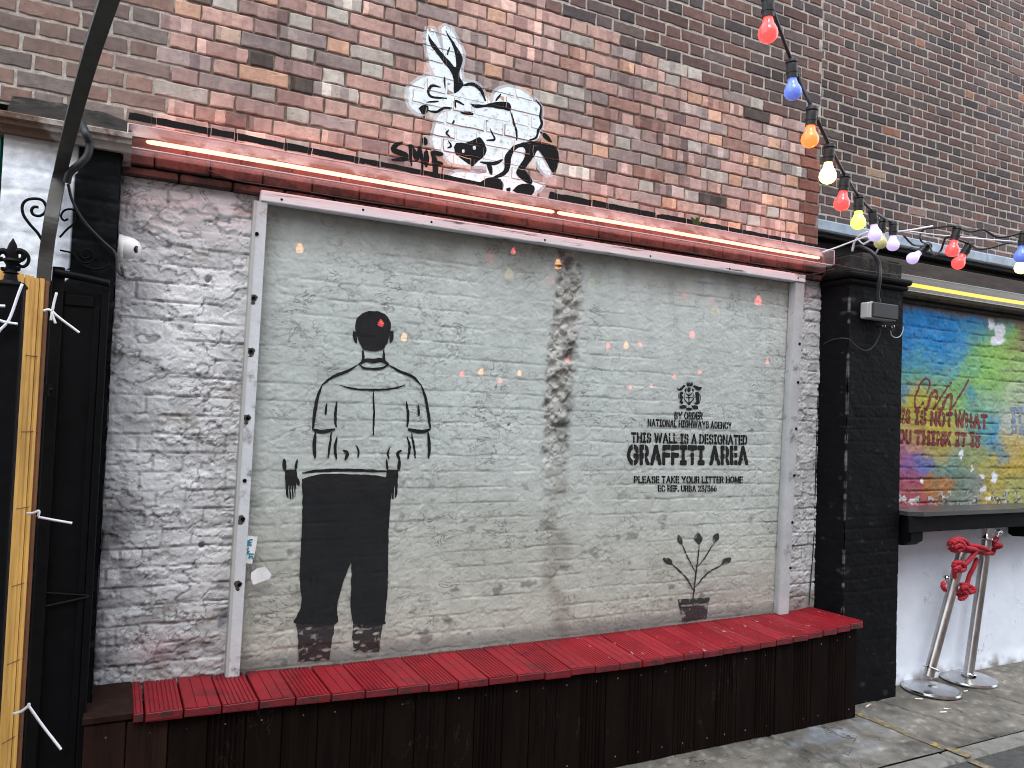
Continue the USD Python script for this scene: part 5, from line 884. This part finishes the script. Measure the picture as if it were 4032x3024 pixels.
obj('wire', tube(spline([aty(3235, 1095, -.1), aty(3262, 1060, -.15), aty(3290, 1042, -.2), aty(3330, 1052, -.31), aty(3420, 1068, -.315), aty(3550, 1085, -.315)], 8), .0038, 6), 'rubber', pc, smooth=True)

# ================================================================== festoon lights
def bulb_mat(name, col, em, st):
    mat(name, col, rough=.16, var=.02, bump=0., spec=.6, emit=em, estr=st)
bulb_mat('bulb_red', (.75, .04, .045), (1., .045, .04), .8); bulb_mat('bulb_orange', (.8, .12, .04), (1., .12, .025), .9); bulb_mat('bulb_blue', (.16, .25, .72), (.14, .24, .95), .12); bulb_mat('bulb_lilac', (.6, .55, .82), (.7, .56, 1.), .2)
bulb_mat('bulb_yellow', (.85, .75, .3), (1., .74, .2), 1.3); bulb_mat('bulb_lime', (.5, .8, .12), (.62, .9, .1), .7); bulb_mat('bulb_dim', (.5, .5, .24), (.5, .5, .2), .04)
PROF = [(0, -.050), (.008, -.0493), (.016, -.0465), (.0235, -.0415), (.0295, -.0345), (.033, -.026), (.034, -.017), (.0325, -.007), (.0285, .002), (.023, .011), (.019, .02), (.017, .03), (.016, .044)]
def lamp(t, m, pos, ax, s=1.0):
    b = lathe([(r*s, z*s) for r, z in PROF], 28); obj('bulb', along(b, pos, ax), m, t, smooth=True)
    h = lathe([(.0175, .036), (.021, .037), (.0215, .056), (.0235, .057), (.0235, .063), (.021, .064), (.022, .088), (.019, .094), (.024, .098), (.022, .11), (.012, .117), (0, .118)], 20); h.vertices *= s; obj('lamp_holder', along(h, pos, ax), 'rubber', t, smooth=35)
    return np.array(pos)+np.array(ax)/np.linalg.norm(ax)*.108*s
SPEC = [(3024, 112, 77, 3024, 28, 'bulb_red'), (3121, 345, 68, 3117, 263, 'bulb_blue'), (3190, 532, 68, 3195, 450, 'bulb_orange'), (3260, 676, 66, 3264, 594, 'bulb_yellow'), (3316, 786, 61, 3326, 706, 'bulb_red'), (3379.5, 862, 57, 3381, 788, 'bulb_lime'), (3444, 912, 53, 3436, 842, 'bulb_lilac'), (3468, 944, 49, 3474, 877, 'bulb_dim'), (3516, 953, 48, 3516, 887, 'bulb_lilac')]
SPEC2 = [(3602, 1010, 46, 3645, 975, 'bulb_lilac'), (3752, 974, 51, 3766, 910, 'bulb_red'), (3779, 1026, 49, 3812, 972, 'bulb_red'), (4022, 996, 52, 4030, 935, 'bulb_blue'), (4023, 1042, 50, 4030, 985, 'bulb_yellow')]
def festoon(label, spec, wires, r=.0075):
    t = thing('festoon_lights', label, 'string lights', 'strings of coloured bulbs'); ends = []
    for x, y, d, hx, hy, m in spec:
        dep = .068*F/d; p = atd(x, y, dep); h = atd(hx, hy, dep); ends.append(lamp(t, m, p, h-p))
    for w in wires(ends): obj('cable', tube(spline(w, 8), r, 8), 'rubber', t, smooth=True)
festoon('string of coloured bulbs falling from the top of the picture to the black pier', SPEC, lambda e: [[atd(2985, -160, 2.45), atd(3003, -60, 2.6)]+[p for p in e[:7]]+[e[8]+[-.03, 0, .005], e[8], e[8]+[.08, .05, .0]]])
festoon('string of coloured bulbs sagging across the mural wall at the right edge', SPEC2, lambda e: [[atd(3560, 930, 4.2), atd(3600, 965, 4.3), e[0], atd(3628, 950, 4.3), atd(3626, 918, 4.3), atd(3645, 900, 4.25), atd(3690, 897, 4.2), e[1]+[-.05, 0, 0], e[1], atd(3820, 912, 4.), atd(3872, 905, 4.), atd(3935, 935, 4.), e[3]], [e[0], atd(3680, 1006, 4.2), atd(3705, 985, 4.2), atd(3716, 955, 4.15), atd(3735, 933, 4.1), e[2]], [e[2], atd(3850, 980, 4.), atd(3895, 977, 4.), atd(3970, 958, 4.), e[4]], [e[3], atd(4100, 960, 3.6)]], .0055)
# white rods and ties holding the strings at the pier
wr = thing('white_ties', 'bundle of white straps and cable tying the light strings above the black pier', 'cable tie')
for w, r in (([(3238, 994, 4.75), (3300, 972, 4.7), (3358, 950, 4.6)], .005), ([(3352, 952, 4.6), (3420, 930, 4.45), (3500, 917, 4.35), (3590, 905, 4.25), (3674, 890, 4.2)], .0048), ([(3356, 988, 4.85), (3364, 955, 4.8), (3382, 930, 4.7), (3416, 914, 4.5)], .007), ([(3400, 962, 4.6), (3440, 940, 4.5), (3490, 922, 4.4)], .006), ([(3376, 940, 4.6), (3395, 958, 4.6), (3410, 958, 4.6)], .004), ([(3450, 994, 4.75), (3462, 975, 4.6), (3470, 960, 4.5)], .006), ([(3560, 908, 4.3), (3700, 926, 4.2), (3860, 940, 4.1), (4016, 953, 4.), (4120, 962, 3.9)], .0035)):
    obj('strap', tube(spline([atd(x, y, d) for x, y, d in w], 6), r, 6), 'nylon', wr, smooth=True)

# ================================================================== ground details
def flat_patch(pts, z, name, m, kind=None, label=None, cat_=None):
    v, f = trimesh.creation.triangulate_polygon(rough_poly(Polygon(pts), .012, 14., 5, .02), engine='earcut'); return obj(name, (np.c_[v[:, :2], np.full(len(v), z)], f if np.cross(v[f[0, 1]]-v[f[0, 0]], v[f[0, 2]]-v[f[0, 0]]) > 0 else f[:, ::-1]), m, label=label, cat=cat_, kind=kind)
a0, a1 = atz(3377, 2810, 0)[:2], atz(3905, 3024, 0)[:2]; d = (a1-a0)/np.linalg.norm(a1-a0); nrm = np.array([-d[1], d[0]])*.03
def seg(t0, t1): return [a0+d*t0-nrm, a0+d*t1-nrm, a0+d*t1+nrm, a0+d*t0+nrm]
Lt = np.linalg.norm(a1-a0); tk = (-.915-a0[1])/d[1]; te = (-1.04-a0[1])/d[1]
def strip(t0, t1, z): return flat_patch(seg(t0, t1), z, 'yellow_line', 'yellow_line', kind='structure')
ts = np.linspace(.0, tk, 40); ce = a0+ts[:, None]*d; zz3 = .012*(fb(ce[:, 0], ce[:, 1], 3., 4, 5)-.5)+.006*(fb(ce[:, 0], ce[:, 1], 14., 3, 6)-.5)+.004
lv = np.vstack([np.c_[ce-nrm, zz3], np.c_[ce+nrm, zz3]]); e = np.arange(39); obj('yellow_line', (lv, np.stack([e, e+1, e+41, e+40], 1)), 'yellow_line', kind='structure')
strip(tk, te, .0145); strip(te, te+1.5, -.005)
rg = np.random.default_rng(5)
def gz_(x, y): x, y = np.array([x]), np.array([y]); return float((.012*(fb(x, y, 3., 4, 5)-.5)+.006*(fb(x, y, 14., 3, 6)-.5))[0])
for k, (px_, py_, an, ln, lab) in enumerate(((3410, 2786, .3, .075, 'longer white cigarette end lying by the foot of the black pier'), (3602, 2755, -.5, .05, 'white cigarette end lying beside the leaning post base'), (3715, 2793, -.6, .045, 'tan cigarette filter lying on the pavement right of the others'), (3700, 2808, -.2, .05, 'white cigarette end lying nearest the kerb'), (3795, 2726, 0., .04, 'white cigarette end lying between the two barrier post bases'))):
    p = atz(px_, py_, 0); z = gz_(p[0], p[1])+.006; t = thing('cigarette_end', lab, 'litter', 'cigarette ends on the pavement'); dv = np.array([math.cos(an), math.sin(an), 0]); obj('paper', tube([[*p[:2], z], [*(p[:2]+dv[:2]*ln*.6), z]], .0045, 8), 'cig', t, smooth=40); obj('filter', tube([[*(p[:2]+dv[:2]*ln*.6), z], [*(p[:2]+dv[:2]*ln), z]], .0046, 8), 'cig_filter' if k in (0, 2) else 'cig', t, smooth=40)
V, Fc, n = [], [], 0
for k in range(230):
    x_, y_ = rg.uniform(2.6, 6.6), -rg.beta(1.4, 1.2)*.9-.02
    if 4.1 > x_ and y_ > -.41: continue
    s = rg.uniform(.002, .007)*(.7 if rg.random() < .9 else 1.3); m = trimesh.creation.icosahedron(); v = m.vertices*[s*rg.uniform(.6, 1.5), s*rg.uniform(.6, 1.2), s*.5]+[x_, y_, gz_(x_, y_)+.002]; V.append(v); Fc.append(m.faces+n); n += 12
obj('grit', (np.vstack(V), np.vstack(Fc)), 'kerb', label='pale grit and crumbs scattered over the pavement', cat='litter', kind='stuff')

# ================================================================== behind the photographer: added building that cuts sky reflections, bulbs mirrored in the sheet
ob = thing('added_building', 'unseen brick building added behind the viewpoint to darken reflections and light', 'building')
mat('far_brick', (.17, .11, .09), rough=.9, var=.3, scale=3., bump=.3, space='world')
obj('wall', cbox((-14, -13.4, -.1), (20, -13., 11.)), 'far_brick', ob)
for k in range(6):
    for zf in (1.0, 4.4): obj('window', cbox((-10+5*k, -12.995, zf), (-8.6+5*k, -12.97, zf+1.9)), 'lens', ob)
DOTS = [(1180, 975, 30, 'o'), (2198, 1038, 34, 'o'), (2022, 987, 20, 'r'), (1500, 1270, 24, 'r'), (1592, 1325, 26, 'o'), (1895, 1463, 22, 'o'), (2046, 1467, 20, 'o'), (1820, 1470, 20, 'r'), (1968, 1497, 18, 'r'), (2987, 1180, 34, 'r'), (2727, 1315, 24, 'r'), (2395, 1360, 20, 'r'), (2466, 1357, 22, 'o'), (2521, 1355, 18, 'r'), (2237, 1415, 17, 'r'), (3022, 1423, 16, 'r'), (2655, 1482, 15, 'r'), (2755, 1463, 15, 'r'), (2483, 1523, 15, 'r'), (2565, 1517, 14, 'r')]
bulb_mat('bulb_bright_orange', (.8, .3, .1), (1., .42, .14), 8.); bulb_mat('bulb_bright_red', (.8, .1, .08), (1., .14, .12), 7.)
fs = thing('festoon_lights', 'strings of lit bulbs across the yard that mirror in the clear sheet', 'string lights', 'strings of coloured bulbs'); tops = []
for x, y, d_, c in DOTS:
    P0 = aty(x, y, -.05); dr = ray(x, y); dr = dr/np.linalg.norm(dr); dr = dr*[1, -1, 1]; L0 = np.linalg.norm(P0-CAM); Lb = max(.07*F/d_/.97-L0, 2.4); tops.append(lamp(fs, 'bulb_bright_orange' if c == 'o' else 'bulb_bright_red', P0+dr*Lb, (0, 0, 1)))
tops = np.array(tops); o = np.argsort(tops[:, 1]); 
for grp in (o[:7], o[7:14], o[14:]):
    g = tops[grp][np.argsort(tops[grp][:, 0])]; obj('cable', tube(spline(g, 5), .004, 6), 'rubber', fs)
